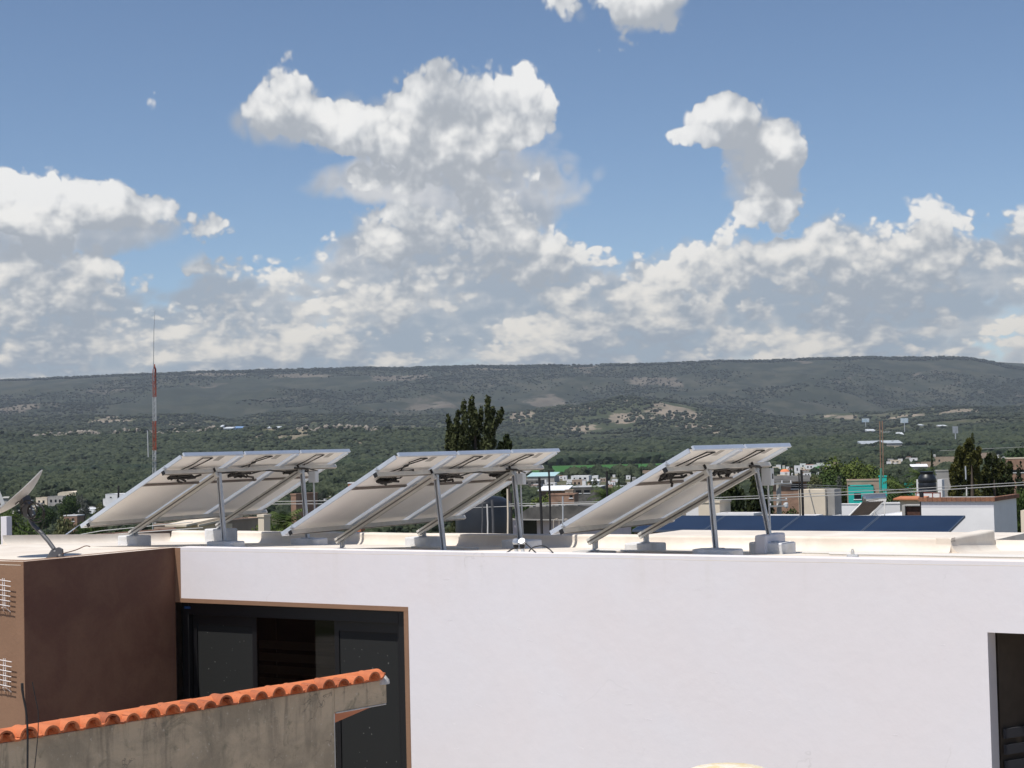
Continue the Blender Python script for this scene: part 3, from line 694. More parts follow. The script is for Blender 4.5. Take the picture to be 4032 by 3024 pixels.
# ------------------------------------------------------------------ on the roof: solar arrays, blocks, dish, conduits
L_P, W_P = 1.65, .992
ARR = [((-4.69, 17.60, EYE - .78), 27.2, -29.4, 3, (.80, 2.30), 'leftmost tilted rack of three solar panels, seen from behind, next to the satellite dish'),
       ((-2.31, 16.13, EYE - .84), 27.7, -32.2, 3, (.90, 2.36), 'middle tilted rack of three solar panels, seen from behind, in front of the dark cypress'),
       ((.32, 14.66, EYE - .81), 26.7, -34.0, 2, (.70, 1.67), 'rightmost tilted rack of two solar panels, seen from behind')]
def loop(c, x, y, pts_): return [c + x * p[0] + y * p[1] for p in pts_]
# tops of the blocks as the photograph shows them (px)
PADS = {(0, 0, 'front'): (520, 2106), (0, 1, 'front'): (860, 2081), (0, 0, 'post'): (888, 2131), (0, 1, 'post'): (1195, 2119), (1, 0, 'front'): (1330, 2161), (1, 1, 'front'): (1650, 2113),
        (1, 0, 'post'): (1757, 2169), (1, 1, 'post'): (2040, 2125), (2, 0, 'front'): (2340, 2169), (2, 1, 'front'): (2540, 2137), (2, 0, 'post'): (2830, 2161), (2, 1, 'post'): (2980, 2133)}
FEET = []
def solar_array(idx, O, tilt, yaw, n, us, label):
    K = 1.022; O = V(0, 0, EYE) + (V(*O) - V(0, 0, EYE)) * K; tl, ya = math.radians(tilt), math.radians(yaw)
    aa = V(math.cos(ya), math.sin(ya), 0); U = V(-math.sin(ya), math.cos(ya), 0); S = aa * math.cos(tl) + UP * math.sin(tl); Nn = np.cross(S, U)
    P = lambda u, v, w: O + (U * u + S * v + Nn * w) * K
    th_ = thing('solar_array', V(*P(n / 2, .8, 0)[:2], ROOF - .1), label, 'solar array', 'tilted solar arrays on the flat roof')
    rg = random.Random(idx)
    for k in range(n):
        u0 = k * 1.006; f = MB(); fwid = .022
        for (x0, x1, y0, y1) in ((0, W_P, 0, fwid), (0, W_P, L_P - fwid, L_P), (0, fwid, fwid, L_P - fwid), (W_P - fwid, W_P, fwid, L_P - fwid)):
            f.obox(P(u0 + x0, y0, 0), U * (x1 - x0), S * (y1 - y0), Nn * .042)
        pan = f.build('solar_panel', M_FRAME, th_, bevel=.002)
        c = MB(); c.obox(P(u0 + fwid - .004, fwid - .004, .036), U * (W_P - 2 * fwid + .008), S * (L_P - 2 * fwid + .008), Nn * .0035); c.build('cell_glass', M_CELL, pan)
        c = MB(); c.obox(P(u0 + fwid, fwid, .0315), U * (W_P - 2 * fwid), S * (L_P - 2 * fwid), Nn * .0035); c.build('backsheet', M_BACK, pan)
        c = MB(); c.obox(P(u0 + fwid, .57 * L_P, .012), U * (W_P - 2 * fwid), S * .028, Nn * .018); c.build('cross_brace', mat('brown anodised bar', (.20, .17, .15), .5, metal=.4), pan)
        # junction box with its tangle of plugs, and the type label
        jc = P(u0 + .40, .70 * L_P, .018)
        j = MB(); j.box(jc, .22, .13, .024, U, S, Nn); j.build('junction_box', M_BLACKP, pan, bevel=.004)
        t = MB()
        for q in range(11):
            a0 = rg.uniform(-.16, .05); b0 = rg.uniform(-.07, .09)
            pts_ = [jc + U * a0 + S * b0 - Nn * .015]
            for r_ in range(4): pts_.append(pts_[-1] + U * rg.uniform(-.01, .10) + S * rg.uniform(-.045, .05) - Nn * rg.uniform(-.015, .022))
            t.tube(pts_, .0125, 6)
        t.tube([jc + U * .08 - Nn * .01, jc + U * .13 + S * .05 - Nn * .03, jc + U * .16 + S * .12 - Nn * .015], .009, 6)
        t.build('cable_bundle', M_RUBBER, pan, smooth=True, fix=False)
        l_ = MB(); l_.obox(P(u0 + .66, .885 * L_P, .0295), U * .10, S * .10, Nn * .0015); l_.build('type_label', M_STICKER, pan)
        t = MB(); x0 = u0 + .36; sw = rg.uniform(-.05, .05)
        if (k + idx) % 3 == 1: t.tube([P(x0 - .1, .79 * L_P, .01), P(x0 + .06, .86 * L_P, .012), P(x0 + .0, .90 * L_P, .014), P(x0 + .10, .945 * L_P, .016), P(x0 + .22, .945 * L_P, .016), P(x0 + .0, .86 * L_P, .014), P(x0 + .06, .79 * L_P, .01)], .007, 6)
        else: t.tube([P(x0 - .10 + sw, .79 * L_P, .01), P(x0 - .02 + sw, .86 * L_P, .014), P(x0 + .03, .945 * L_P, .016), P(x0 + .19, .945 * L_P, .016), P(x0 + .10 + sw, .87 * L_P, .014), P(x0 + .06, .79 * L_P, .01)], .007, 6)
        t.build('lead_cable', M_RUBBER, pan, smooth=True, fix=False)
    W_ = n * 1.006 - .014
    def channel(v, name):
        r_ = MB(); h = .045
        r_.obox(P(-.012, v - .02, -h), U * (W_ + .13), S * .04, Nn * (h - .001)); o = r_.build(name, M_RAFT, th_, bevel=.002)
        e = MB(); e.obox(P(-.018, v - .021, -h - .002), U * .0055, S * .042, Nn * (h + .0)); e.build('end_cap', M_BLACKP, o)
        g_ = MB(); g_.obox(P(.0, v + .028, -.004), U * .02, S * .012, Nn * .05); g_.obox(P(-.03, v + .024, .004), U * .029, S * .03, Nn * .012); g_.build('end_clamp', M_ALU, o)
        s_ = MB(); s_.obox(P(0, v - .008, -h - .0025), U * (W_ + .1), S * .016, Nn * .0022); s_.build('slot_shade', mat('painted slot shade', (.16, .145, .13), .7), o)  # dark strip on the solid rail paints the shade of an open slot
        return o
    channel(.80 * L_P, 'rail'); channel(.075 * L_P, 'rail')
    for i, u in enumerate(us):
        r_ = MB(); r_.obox(P(u - .022, -.08, -.108), U * .044, S * (.82 * L_P + .10), Nn * .060); ro = r_.build('rafter', M_RAFT, th_, bevel=.002)
        e = MB(); e.obox(P(u - .030, .80 * L_P - .01, -.046), U * .014, S * .05, Nn * .044); e.build('end_cap', M_BLACKP, ro)
        s_ = MB(); s_.obox(P(u - .0245, -.08, -.086), U * .0024, S * (.8 * L_P + .1), Nn * .014); s_.build('slot_shade', MATS['painted slot shade'], ro)  # slot shade painted as a dark strip along the rafter side
        # back post from the upper rafter end down to its block
        top = P(u + .045, .805 * L_P, -.075); s0 = (top - W0) @ A; t0 = (top - W0) @ Bv
        tp = PADS[(idx, i, 'post')]; zb = onT(*tp, t0 - .03)[1]
        lean = [[.09, .09], [.10, .08], [.06, .14]][idx][i]
        ft = Hs(s0 + lean, t0 - .03, zb)
        p_ = MB(); d = nrm(top - ft); x_ = nrm(np.cross(d, Bv)); y_ = np.cross(d, x_)
        for (ox, w1) in ((-.020, .010), (.010, .010)): p_.obox(ft + x_ * ox - y_ * .021, x_ * w1, y_ * .042, top + d * .02 - ft)
        p_.obox(ft - x_ * .010 - y_ * .021, x_ * .020, y_ * .008, top + d * .02 - ft); po = p_.build('post', M_GALV, th_)
        b_ = MB(); b_.box(ft + UP * .004, .13, .10, .008, A, Bv, UP); b_.build('foot_plate', M_GALV, po)
        bt = MB(); bt.lathe([(.009, 0), (.009, .03)], top - x_ * .03, 8, axis=x_); bt.build('bolt', M_BOLT, po)
        # front foot: threaded rod and angle under the lower rafter end
        lo = P(u, -.035, -.108); zl = min(onT(*PADS[(idx, i, 'front')], (lo - W0) @ Bv)[1], lo[2] - ROOF - .012)
        f_ = MB(); f_.obox(lo + U * .0225 - S * .03, U * .006, S * .07, -UP * .07); f_.tube([lo - UP * .005, V(lo[0], lo[1], ROOF + zl)], .007, 6); f_.box(V(lo[0], lo[1], ROOF + zl + .006), .08, .08, .006, A, Bv, UP)
        f_.build('front_foot', M_GALV, ro)
        FEET.append((idx, i, 'post', ft)); FEET.append((idx, i, 'front', V(lo[0], lo[1], ROOF + zl)))
    # cables strapped along the upper rail
    cb = MB(); pts_ = [P(.9 + .14 * q, .80 * L_P + .03 * math.sin(q * 1.3) - .01, -.052 - .008 * math.sin(q * 2.1)) for q in range(int((W_ - 1.0) / .14))]
    cb.tube(pts_, .008, 6); cb.tube([P(us[1] - .1, .80 * L_P + .03, -.04), P(us[1] + .05, .83 * L_P, -.06), P(us[1] + .18, .80 * L_P, -.05), P(us[1] + .24, .77 * L_P, -.08)], .013, 6)
    cb.build('string_cable', M_RUBBER, th_, smooth=True, fix=False)
    # combiner box on a galvanised conduit at the far post
    bx_u = [us[1] + .20, us[1] + .10, us[1] + .19][idx]
    c = P(bx_u, .80 * L_P + .02, -.16); hb = [.085, .075, .105][idx]
    b_ = MB(); b_.box(c, .105, .07, hb * 1.6, aa, U, UP); bo = b_.build('combiner_box', M_GREYBOX, th_, bevel=.006)
    if idx == 2:
        sw_ = MB(); sw_.box(c + aa * .0545 + UP * .005, .004, .022, .05, aa, U, UP); sw_.build('breaker', M_BLACKP, bo)
    c2 = MB(); lowz = [.0, .0, .09][idx]; c2.tube([c - UP * hb * .7, V(c[0] + .01, c[1], ROOF + lowz)], .0095, 8); c2.build('conduit', M_GALV, th_, smooth=True)
    return th_
for i, q in enumerate(ARR): solar_array(i, *q)
BLK = {(0, 0, 'front'): ('white concrete block under the lower front end of the leftmost solar rack', .36, .22, .17, M_BLOCK), (0, 1, 'front'): ('white concrete block behind the near post of the leftmost solar rack', .36, .26, .19, M_BLOCK),
       (0, 0, 'post'): ('flat white slab carrying the near post of the leftmost solar rack', .40, .24, .13, M_BLOCK), (0, 1, 'post'): ('white concrete block half hidden behind the low corner of the middle solar rack', .40, .28, .16, M_BLOCK),
       (1, 0, 'front'): ('thin grey concrete pad under the low near foot of the middle solar rack', .42, .24, .05, M_BLOCK2), (1, 1, 'front'): ('grey white concrete block left of the near post of the middle solar rack', .36, .28, .17, M_BLOCK),
       (1, 0, 'post'): ('small plastered mound at the foot of the near post of the middle solar rack', .16, .14, .06, M_BLOCK), (1, 1, 'post'): ('white concrete block behind the two silver flood lamps', .40, .28, .18, M_BLOCK),
       (2, 0, 'front'): ('thin grey concrete pad under the low near foot of the rightmost solar rack', .40, .24, .06, M_BLOCK2), (2, 1, 'front'): ('grey white concrete block under the low far foot of the rightmost solar rack', .37, .28, .19, M_BLOCK),
       (2, 0, 'post'): ('flat white slab carrying the near post of the rightmost solar rack', .43, .26, .12, M_BLOCK), (2, 1, 'post'): ('white concrete block carrying the far post of the rightmost solar rack', .40, .28, .20, M_BLOCK)}
for (idx, i, kind, p) in FEET:
    lab, lx, ly, h, mm = BLK[(idx, i, kind)]
    ya = math.radians(ARR[idx][2]); aa = V(math.cos(ya), math.sin(ya), 0); U = V(-math.sin(ya), math.cos(ya), 0)
    t0 = (p - W0) @ Bv; fz = ROOF + floor_z(t0); top = p[2] - .001
    b_ = MB(); c = p + aa * (.0 if kind == 'front' else .01)
    x, y = aa * lx / 2, U * ly / 2; ch = .05
    poly = [c - x - y * .6, c - x * .8 - y, c + x * .85 - y, c + x - y * .7, c + x + y * .8, c + x * .85 + y, c - x * .85 + y, c - x + y * .6]
    poly = [V(q[0], q[1], fz - .02) for q in poly]
    b_.prism(poly, UP * (top - fz + .02))
    tag(b_.build('ballast_block', mm, bevel=.014), lab, 'concrete block', 'concrete ballast blocks under the solar racks')
# added whiter box stands in for the sunlit end of the far block
s_, z_ = onT(3040, 2158, 2.05); u_ = MB(); u_.obox(Hs(s_ - .055, 1.75, floor_z(1.9)), A * .12, Bv * .5, UP * (.075 - floor_z(1.9)))
tag(u_.build('lit_block_end', M_WHITE, bevel=.02), 'narrow whiter box standing in for the sunlit end of the far post block', 'block end')
# two small silver flood lamps by the middle rack
for k, (x, y, lab) in enumerate(((2031, 2135, 'left one of two silver flood lamps lying at the roof edge'), (2056, 2134, 'right one of two silver flood lamps lying at the roof edge'))):
    s, z = onT(x, y, .35); c = Hs(s, .35, z); lp = thing('flood_lamp', c - UP * .1, lab, 'lamp', 'silver flood lamps at the roof edge')
    m_ = MB(); m_.lathe([(.0, -.03), (.018, -.028), (.032, -.01), (.036, .012), (.030, .022), (.0, .024)], c, 14, axis=nrm(V(.2 - .4 * k, -.6, .55)), cap=False); m_.build('reflector', M_ALU, lp, smooth=True)
    m_ = MB(); m_.lathe([(.022, 0), (.026, -.025), (.018, -.045), (.012, -.06)], c - UP * .015, 12); m_.build('holder', M_BLACKP, lp, smooth=True)
    m_ = MB(); zf = floor_z(.35); m_.tube([c - UP * .06, Hs(s + .01, .35, zf)], .017, 8); m_.build('stake', M_GREYBOX, lp, smooth=True)
def cable(name, label, pts_, r=.006, mm=M_RUBBER, cat='cable'):
    q = []
    for i in range(len(pts_) - 1):                     # Catmull-Rom
        p0_, p1_, p2_, p3_ = pts_[max(i - 1, 0)], pts_[i], pts_[i + 1], pts_[min(i + 2, len(pts_) - 1)]
        for t in np.linspace(0, 1, 6, endpoint=False): q.append(.5 * ((2 * p1_) + (-p0_ + p2_) * t + (2 * p0_ - 5 * p1_ + 4 * p2_ - p3_) * t ** 2 + (-p0_ + 3 * p1_ - 3 * p2_ + p3_) * t ** 3))
    q.append(pts_[-1]); m_ = MB(); m_.tube(q, r, 6); return tag(m_.build(name, mm, smooth=True, fix=False), label, cat)
def rp(x, y, t): s, z = onT(x, y, t); return Hs(s, t, z)
cable('cable', 'black cable looping to the right of the silver flood lamps', [rp(2068, 2138, .3), rp(2090, 2158, .28), rp(2110, 2178, .1), rp(2083, 2176, .2), rp(2098, 2156, .25), rp(2135, 2149, .25), rp(2160, 2160, .2), rp(2178, 2177, .1)])
cable('cable', 'short black cable left of the silver flood lamps', [rp(2026, 2158, .3), rp(2010, 2166, .22), rp(1994, 2177, .1)])
cable('cable', 'thin brown wire rising from the foot of the satellite dish', [rp(246, 2180, WING + .25), rp(300, 2165, WING + .6), rp(335, 2150, WING + .7), rp(355, 2152, WING + .75)], .005, mat('brown wire', (.20, .10, .06), .6), 'wire')
def conduit(label, pts_, r=.011):
    m_ = MB(); m_.tube(pts_, r, 8); return tag(m_.build('roof_conduit', M_PIPE, smooth=True), label, 'conduit', 'white conduits lying on the roof')
for k, (t, lab, s0, s1) in enumerate(((1.9, 'white conduit lying along the roof behind the rightmost solar rack, rear one', 6.2, 12.5), (1.55, 'white conduit lying along the roof behind the rightmost solar rack, front one', 6.6, 12.5), (1.5, 'white conduit lying on the roof between the middle and right solar racks', 4.1, 5.6), (1.6, 'white conduit lying on the roof between the left and middle solar racks', 1.9, 2.75))):
    conduit(lab, [Hs(s0 + (s1 - s0) * q / 8, t, floor_z(t) + .014 + .002 * math.sin(q * 2)) for q in range(9)])
cb_ = thing('conduit_fitting', Hs(7.75, 1.4, floor_z(1.4)), 'small zinc conduit fitting on the bright roof at the right', 'fitting')
m_ = MB(); s, z = onT(3357, 2176, 1.0); c = Hs(s, 1.0, floor_z(1.0)); cb_.location = tuple(c); m_.box(c + UP * .012, .10, .035, .024, A, Bv, UP); m_.build('base', M_GALV, cb_, bevel=.004)
m_ = MB(); m_.lathe([(.016, 0), (.016, .03), (.01, .035), (.01, .05)], c + UP * .024, 10); m_.build('cap', M_BOLT, cb_, smooth=True)
# ------------------------------------------------------------------ satellite dish
TD = -1.45
base = rp(215, 2178, TD); base[2] = ROOF + floor_z(0)
dish = thing('satellite_dish', base, 'grey satellite dish on a bent pole with coiled black cables', 'satellite dish')
def dp(x, y, dy=0.0): q = rp(x, y, TD); return q + V(0, dy, 0)
bp = MB(); pl = [base + V(-.085, -.02, 0), base + V(.085, -.02, 0), base + V(.075, -.01, .085), base + V(.035, -.01, .105), base + V(-.03, -.01, .085)]
bp.prism(pl, V(0, .05, 0)); bpo = bp.build('foot_bracket', M_DARKGREY, dish, bevel=.004)
bb = MB()
for (x, y) in ((219, 2168), (238, 2184)): bb.lathe([(.010, 0), (.010, .012)], dp(x, y, -.03), 8, axis=V(0, -1, 0))
bb.build('bolt', M_BOLT, bpo)
pm = MB(); pm.tube([dp(214, 2163), dp(190, 2130), dp(160, 2096), dp(133, 2070), dp(121, 2052), dp(118, 2036), dp(117, 2010)], .021, 12); pm.build('pole', M_DARKGREY, dish, smooth=True)
br = MB()
pts2 = [(92, 1962), (103, 1964), (128, 2000), (140, 2030), (130, 2044), (112, 2043), (95, 2028), (88, 2004)]
br.prism([dp(x, y, -.03) for x, y in pts2], V(0, .06, 0)); bro = br.build('mount_bracket', M_DARKGREY, dish, bevel=.006)
bb = MB()
for (x, y) in ((122, 2002), (134, 2005), (116, 2027), (134, 2026), (57, 2013), (79, 2009), (55, 2020)): bb.lathe([(.007, 0), (.007, .01)], dp(x, y, -.031), 8, axis=V(0, -1, 0))
bb.build('bolt', M_BOLT, bro)
# reflector: shallow elliptical bowl seen almost edge on
c0 = dp(80, 1940); ax1 = nrm(dp(158, 1843) - dp(6, 2032)); nd = nrm(np.cross(ax1, V(0, 1, 0)));
if nd[2] < 0: nd = -nd
view = nrm(c0 - V(0, 0, EYE)); nd = nrm(nd - view * .10); ax1 = nrm(ax1 - nd * (ax1 @ nd)); ax2 = np.cross(nd, ax1)
rf_ = MB(); RA, RB, NR, NS = .315, .29, 8, 40; o = 0
def bowl(mb, off):
    o = len(mb.v)
    for i in range(NR + 1):
        r = i / NR
        for k in range(NS):
            a_ = 2 * math.pi * k / NS
            tw = .028 * r * r * math.sin(a_ * 1.0) * math.cos(a_)
            mb.v.append(c0 + ax1 * (RA * r * math.cos(a_)) + ax2 * (RB * r * math.sin(a_)) + nd * (.062 * (r * r - 1) + off + tw))
    for i in range(NR):
        for k in range(NS):
            k2 = (k + 1) % NS; q = (o + i * NS + k, o + i * NS + k2, o + (i + 1) * NS + k2, o + (i + 1) * NS + k); mb.f.append(q if off > 0 else q[::-1])
    return o + NR * NS
e0 = bowl(rf_, .004); e1 = bowl(rf_, -.004)
for k in range(NS): k2 = (k + 1) % NS; rf_.f.append((e0 + k, e0 + k2, e1 + k2, e1 + k))
M_DISH = mat('grey enamel', (.62, .60, .56), .5, var=.12, vscale=5)
ro_ = rf_.build('reflector', M_DISH, dish, smooth=True, fix=False)
sl_ = MB(); sl_.lathe([(.0, 0), (.028, .001), (.03, .006), (.0, .008)], c0 - ax1 * .08 - nd * .066 - V(0, .12, 0), 12, axis=-nd); sl_.build('rubber_plug', M_BLACKP, ro_)
hb = MB(); hb.bar(c0 - nd * .055 - V(0, .02, 0), dp(105, 1992), .10, .07); hb.build('back_plate', M_DARKGREY, dish, bevel=.006)
cc = MB()
for (x, y, r_) in ((145, 2012, 31), (148, 2018, 36), (120, 2005, 33)):
    ph = RNG.uniform(0, 6); cc.tube([dp(x + r_ * math.cos(a_ + ph), y + r_ * 1.05 * math.sin(a_ + ph), -.05 + .03 * math.sin(a_)) for a_ in np.linspace(0, 6.1, 26)], .007, 6)
cc.tube([dp(60, 2030, -.04), dp(68, 2060, -.04), dp(92, 2088, -.04), dp(128, 2098, -.04), dp(165, 2082, -.04), dp(180, 2050, -.04), dp(172, 2000, -.04), dp(150, 1985, -.04)], .0035, 6)
cc.build('cable_coil', M_RUBBER, dish, smooth=True, fix=False)
lnb = MB(); p0_ = c0 - ax1 * .26 + nd * .02; p1_ = c0 - ax1 * .05 + nd * .36 + V(-.02, 0, 0); lnb.bar(p0_, p1_, .02, .035); lnb.lathe([(.03, 0), (.03, .07), (.02, .1)], p1_, 12, axis=nrm(c0 - p1_)); lnb.build('feed_arm', M_GREYBOX, dish)

# ------------------------------------------------------------------ foreground: cement wall with a tiled coping
def cement_mat():
    m = bpy.data.materials.new('weathered cement'); m.use_nodes = True; N = NT(m.node_tree); p = m.node_tree.nodes['Principled BSDF']
    p.inputs['Roughness'].default_value = .95; p.inputs['Specular IOR Level'].default_value = .2
    g = N.n('ShaderNodeNewGeometry'); P = g.outputs['Position']
    c = N.mix(N.mapr(N.noise(P, 1.6, 6, .65, .6), .35, .65), (.56, .445, .31), (.36, .295, .21))
    c = N.mix(N.mapr(N.noise(P, 5.5, 6, .7, .8), .52, .72), c, (.29, .25, .175))
    mp = N.n('ShaderNodeMapping'); N.link(P, mp.inputs[0]); mp.inputs['Scale'].default_value = (9, 9, 1.1)
    sep_ = N.n('ShaderNodeSeparateXYZ'); N.link(P, sep_.inputs[0])
    hgt = N.mapr(sep_.outputs[2], CEM_TOP - .75, CEM_TOP, 0, 1)
    st_ = N.mul(N.mapr(N.noise(mp.outputs[0], 1.0, 6, .7, .4), .47, .66), hgt)              # rain streaks running down from the coping
    c = N.mix(N.mul(st_, .5), c, (.085, .082, .07))
    c = N.mix(N.mapr(N.noise(P, 26, 4, .7), .60, .72), c, (.56, .48, .37))
    vo = N.n('ShaderNodeTexVoronoi', feature='DISTANCE_TO_EDGE'); vo.inputs['Scale'].default_value = 1.5
    wv = N.n('ShaderNodeVectorMath', operation='ADD'); N.link(P, wv.inputs[0])
    nz = N.n('ShaderNodeTexNoise'); nz.inputs['Scale'].default_value = 3.0; nz.inputs['Detail'].default_value = 5; N.link(P, nz.inputs['Vector']); N.link(nz.outputs['Color'], wv.inputs[1]); N.link(wv.outputs[0], vo.inputs['Vector'])
    crack = N.mapr(vo.outputs['Distance'], .002, .007, .7, 0); crack = N.mul(crack, N.mapr(N.noise(P, 1.3, 2, .5), .58, .64))
    c = N.mix(crack, c, (.17, .16, .13)); N.link(c, p.inputs['Base Color'])
    b = N.n('ShaderNodeBump'); b.inputs['Strength'].default_value = .8; b.inputs['Distance'].default_value = .012
    h = N.add(N.mul(N.noise(P, 30, 5, .65), .7), N.mul(N.noise(P, 7, 4, .6), .9)); h = N.sub(h, N.mul(crack, .5))
    N.link(h, b.inputs['Height']); N.link(b.outputs[0], p.inputs['Normal']); return m
TP = .163                                                     # tile spacing
C0 = at(16, 2925, 10.75); C1d = nrm(V(.672, .741, 0)); CN = V(C1d[1], -C1d[0], 0)       # CN faces us
CEM_TOP = C0[2]
M_CEM = cement_mat()
M_TILE = mat('orange clay tile', (.68, .205, .072), .7, var=.2, vscale=4, col2=(.60, .17, .06), bump=.2, bscale=60, fine=.05)
def tile_mat():
    m = bpy.data.materials.new('clay tile edge'); m.use_nodes = True; N = NT(m.node_tree); p = m.node_tree.nodes['Principled BSDF']; p.inputs['Roughness'].default_value = .85
    oi = N.n('ShaderNodeObjectInfo'); g = N.n('ShaderNodeNewGeometry'); f = N.mapr(N.add(N.mul(oi.outputs['Random'], .6), N.mul(N.noise(g.outputs['Position'], 14, 5, .65), .5)), .2, .85)
    c = N.mix(f, (.33, .095, .040), (.56, .17, .065)); c = N.mix(N.mapr(N.noise(g.outputs['Position'], 45, 4, .7), .6, .72), c, (.12, .07, .05))
    N.link(c, p.inputs['Base Color']); b = N.n('ShaderNodeBump'); b.inputs['Strength'].default_value = .4; b.inputs['Distance'].default_value = .01; N.link(N.noise(g.outputs['Position'], 60, 4, .6), b.inputs['Height']); N.link(b.outputs[0], p.inputs['Normal']); return m
M_TILEIN = tile_mat()
M_MORT = mat('white mortar', (.62, .59, .54), .9, var=.2, vscale=20, bump=.5)
cw = thing('boundary_wall', V(*(C0 + C1d * 1.6)[:2], 0), 'grey weathered cement wall topped with an orange clay tile coping', 'wall')
def cwp(n, dn, dz): return C0 + C1d * (n * TP) + CN * dn + UP * dz
def n_at(px):
    "index along the coping of a pixel column"
    r = ray(px, 2800); u = r[:2]; M_ = np.array([[u[0], -C1d[0]], [u[1], -C1d[1]]]); k = np.linalg.solve(M_, C0[:2])
    return k[1] / TP
NW_, NE_ = n_at(1318), n_at(1524)
w_ = MB(); w_.obox(cwp(-3, -.14, -CEM_TOP), C1d * (TP * (NW_ + 3)), CN * .14, UP * CEM_TOP)
wb_ = w_.build('cement_face', M_CEM, cw, bevel=.006)
cs = MB(); cs.obox(cwp(NW_, -.14, -.195), C1d * (TP * (NE_ - NW_)), CN * .139, UP * .193); cs.build('cantilever_end', M_CEM, cw, bevel=.006)
hd = MB()                                                     # sloping orange slab behind the wall, its underside shows under the cantilever
q0, q1 = cwp(-3, -.1405, -.03), cwp(NE_ - .02, -.1405, -.03); dn_ = -CN * .95 - UP * .36
hd.prism([q0, q1, q1 - UP * .196, q0 - UP * .196], dn_); hd.build('slab', mat('orange painted soffit', (.40, .135, .055), .8, var=.1), cw)
tg = []
def arc_tile(mb, c, ax, up, side, r, th, L, a0, a1, n=8):
    o = len(mb.v); av = np.linspace(a0, a1, n)
    for e in (0, L):
        for rr in (r, r - th):
            for a_ in av: mb.v.append(c + ax * e + side * (rr * math.cos(a_)) + up * (rr * math.sin(a_)))
    idx = lambda e, w, k: o + (e * 2 + w) * n + k
    for k in range(n - 1):
        mb.f += [(idx(0, 0, k), idx(0, 0, k + 1), idx(1, 0, k + 1), idx(1, 0, k)), (idx(0, 1, k), idx(1, 1, k), idx(1, 1, k + 1), idx(0, 1, k + 1)),
                 (idx(0, 0, k), idx(0, 1, k), idx(0, 1, k + 1), idx(0, 0, k + 1)), (idx(1, 0, k), idx(1, 0, k + 1), idx(1, 1, k + 1), idx(1, 1, k))]
    for k in (0, n - 1): mb.f.append((idx(0, 0, k), idx(1, 0, k), idx(1, 1, k), idx(0, 1, k)))
rgt = random.Random(3)
NT_ = int(NE_) - 0
for i in range(-2, NT_ + 1):
    j = rgt.uniform(-.018, .018); j2 = rgt.uniform(-.008, .008); tw_ = C1d * rgt.uniform(-.10, .10)
    if i <= NE_ - .8:
        t = MB(); arc_tile(t, cwp(i, .045 + j, .012 + j2), -CN + tw_, UP, C1d, .063 + j2 * .4, .014, .15, .05, math.pi - .05, 10); t.build('cover_tile', M_TILEIN, cw, smooth=True)
    if i + .5 <= NE_ - .4:
        t = MB(); arc_tile(t, cwp(i + .5, .030 + j2, .062 + j * .3), -CN + tw_, UP, C1d, .058, .014, .13, math.pi + .1, 2 * math.pi - .1, 10); t.build('pan_tile', M_TILEIN, cw, smooth=True)
k = -3.0
while k < NE_ - .3:                                           # ridge tiles lying along the wall
    ln = min(2.55, NE_ + .02 - k); j = rgt.uniform(-.003, .003)
    t = MB(); arc_tile(t, cwp(k, -.105, -.024 + j), C1d, UP, CN, .098, .014, ln * TP - .004, .02, math.pi - .02, 14); t.build('ridge_tile', M_TILE, cw, smooth=True); k += 2.55
mo = MB(); mo.lathe([(.0, .05), (.03, .045), (.06, .02), (.085, -.01), (.09, -.04)], cwp(NE_ - .12, -.07, .0), 12); mo.build('mortar_cap', M_MORT, cw, smooth=True)
ml = MB(); ml.obox(cwp(NW_ + .1, -.02, -.205), C1d * (TP * (NE_ - NW_ - .15)), CN * .024, UP * .010); ml.build('mortar_lip', M_MORT, cw, bevel=.003)
cv_ = MB(); cv_.obox(cwp(NW_ - .06, -.01, -CEM_TOP), C1d * (TP * .055), CN * .013, UP * (CEM_TOP - .2)); cv_.build('mortar_edge', M_MORT, cw, bevel=.003)
fb = MB(); fb.obox(cwp(-3, -.10, .0005), C1d * (TP * (NE_ + 2.6)), CN * .03, UP * .05); fb.build('void_shade', mat('painted void shade', (.05, .03, .022), .95), cw)  # near-black strip paints the shade in the voids under the tiles
# two bent rods in front of the wall
M_ROD = mat('rusty black iron', (.020, .018, .018), .75, var=.4, vscale=30)
r_ = MB(); r_.tube([at(x, y, 9.3) for x, y in ((87, 2690), (88, 2715), (92, 2745), (101, 2790), (107, 2840), (109, 2900), (108, 3060), (106, 3400), (106, 5600))], [.0085, .008, .0065, .006, .006, .006, .006, .006, .006], 8)
tag(r_.build('iron_rod', M_ROD, smooth=True), 'thick black bent iron rod standing before the cement wall', 'rod')
r_ = MB(); r_.tube([at(x, y, 9.5) for x, y in ((127, 2685), (133, 2715), (140, 2750), (150, 2795), (151, 2840), (150, 2890), (143, 2960), (136, 3030), (128, 3400), (125, 5600))], .0027, 6)
tag(r_.build('iron_wire', M_ROD, smooth=True), 'thin bent wire standing right of the thick iron rod', 'wire')
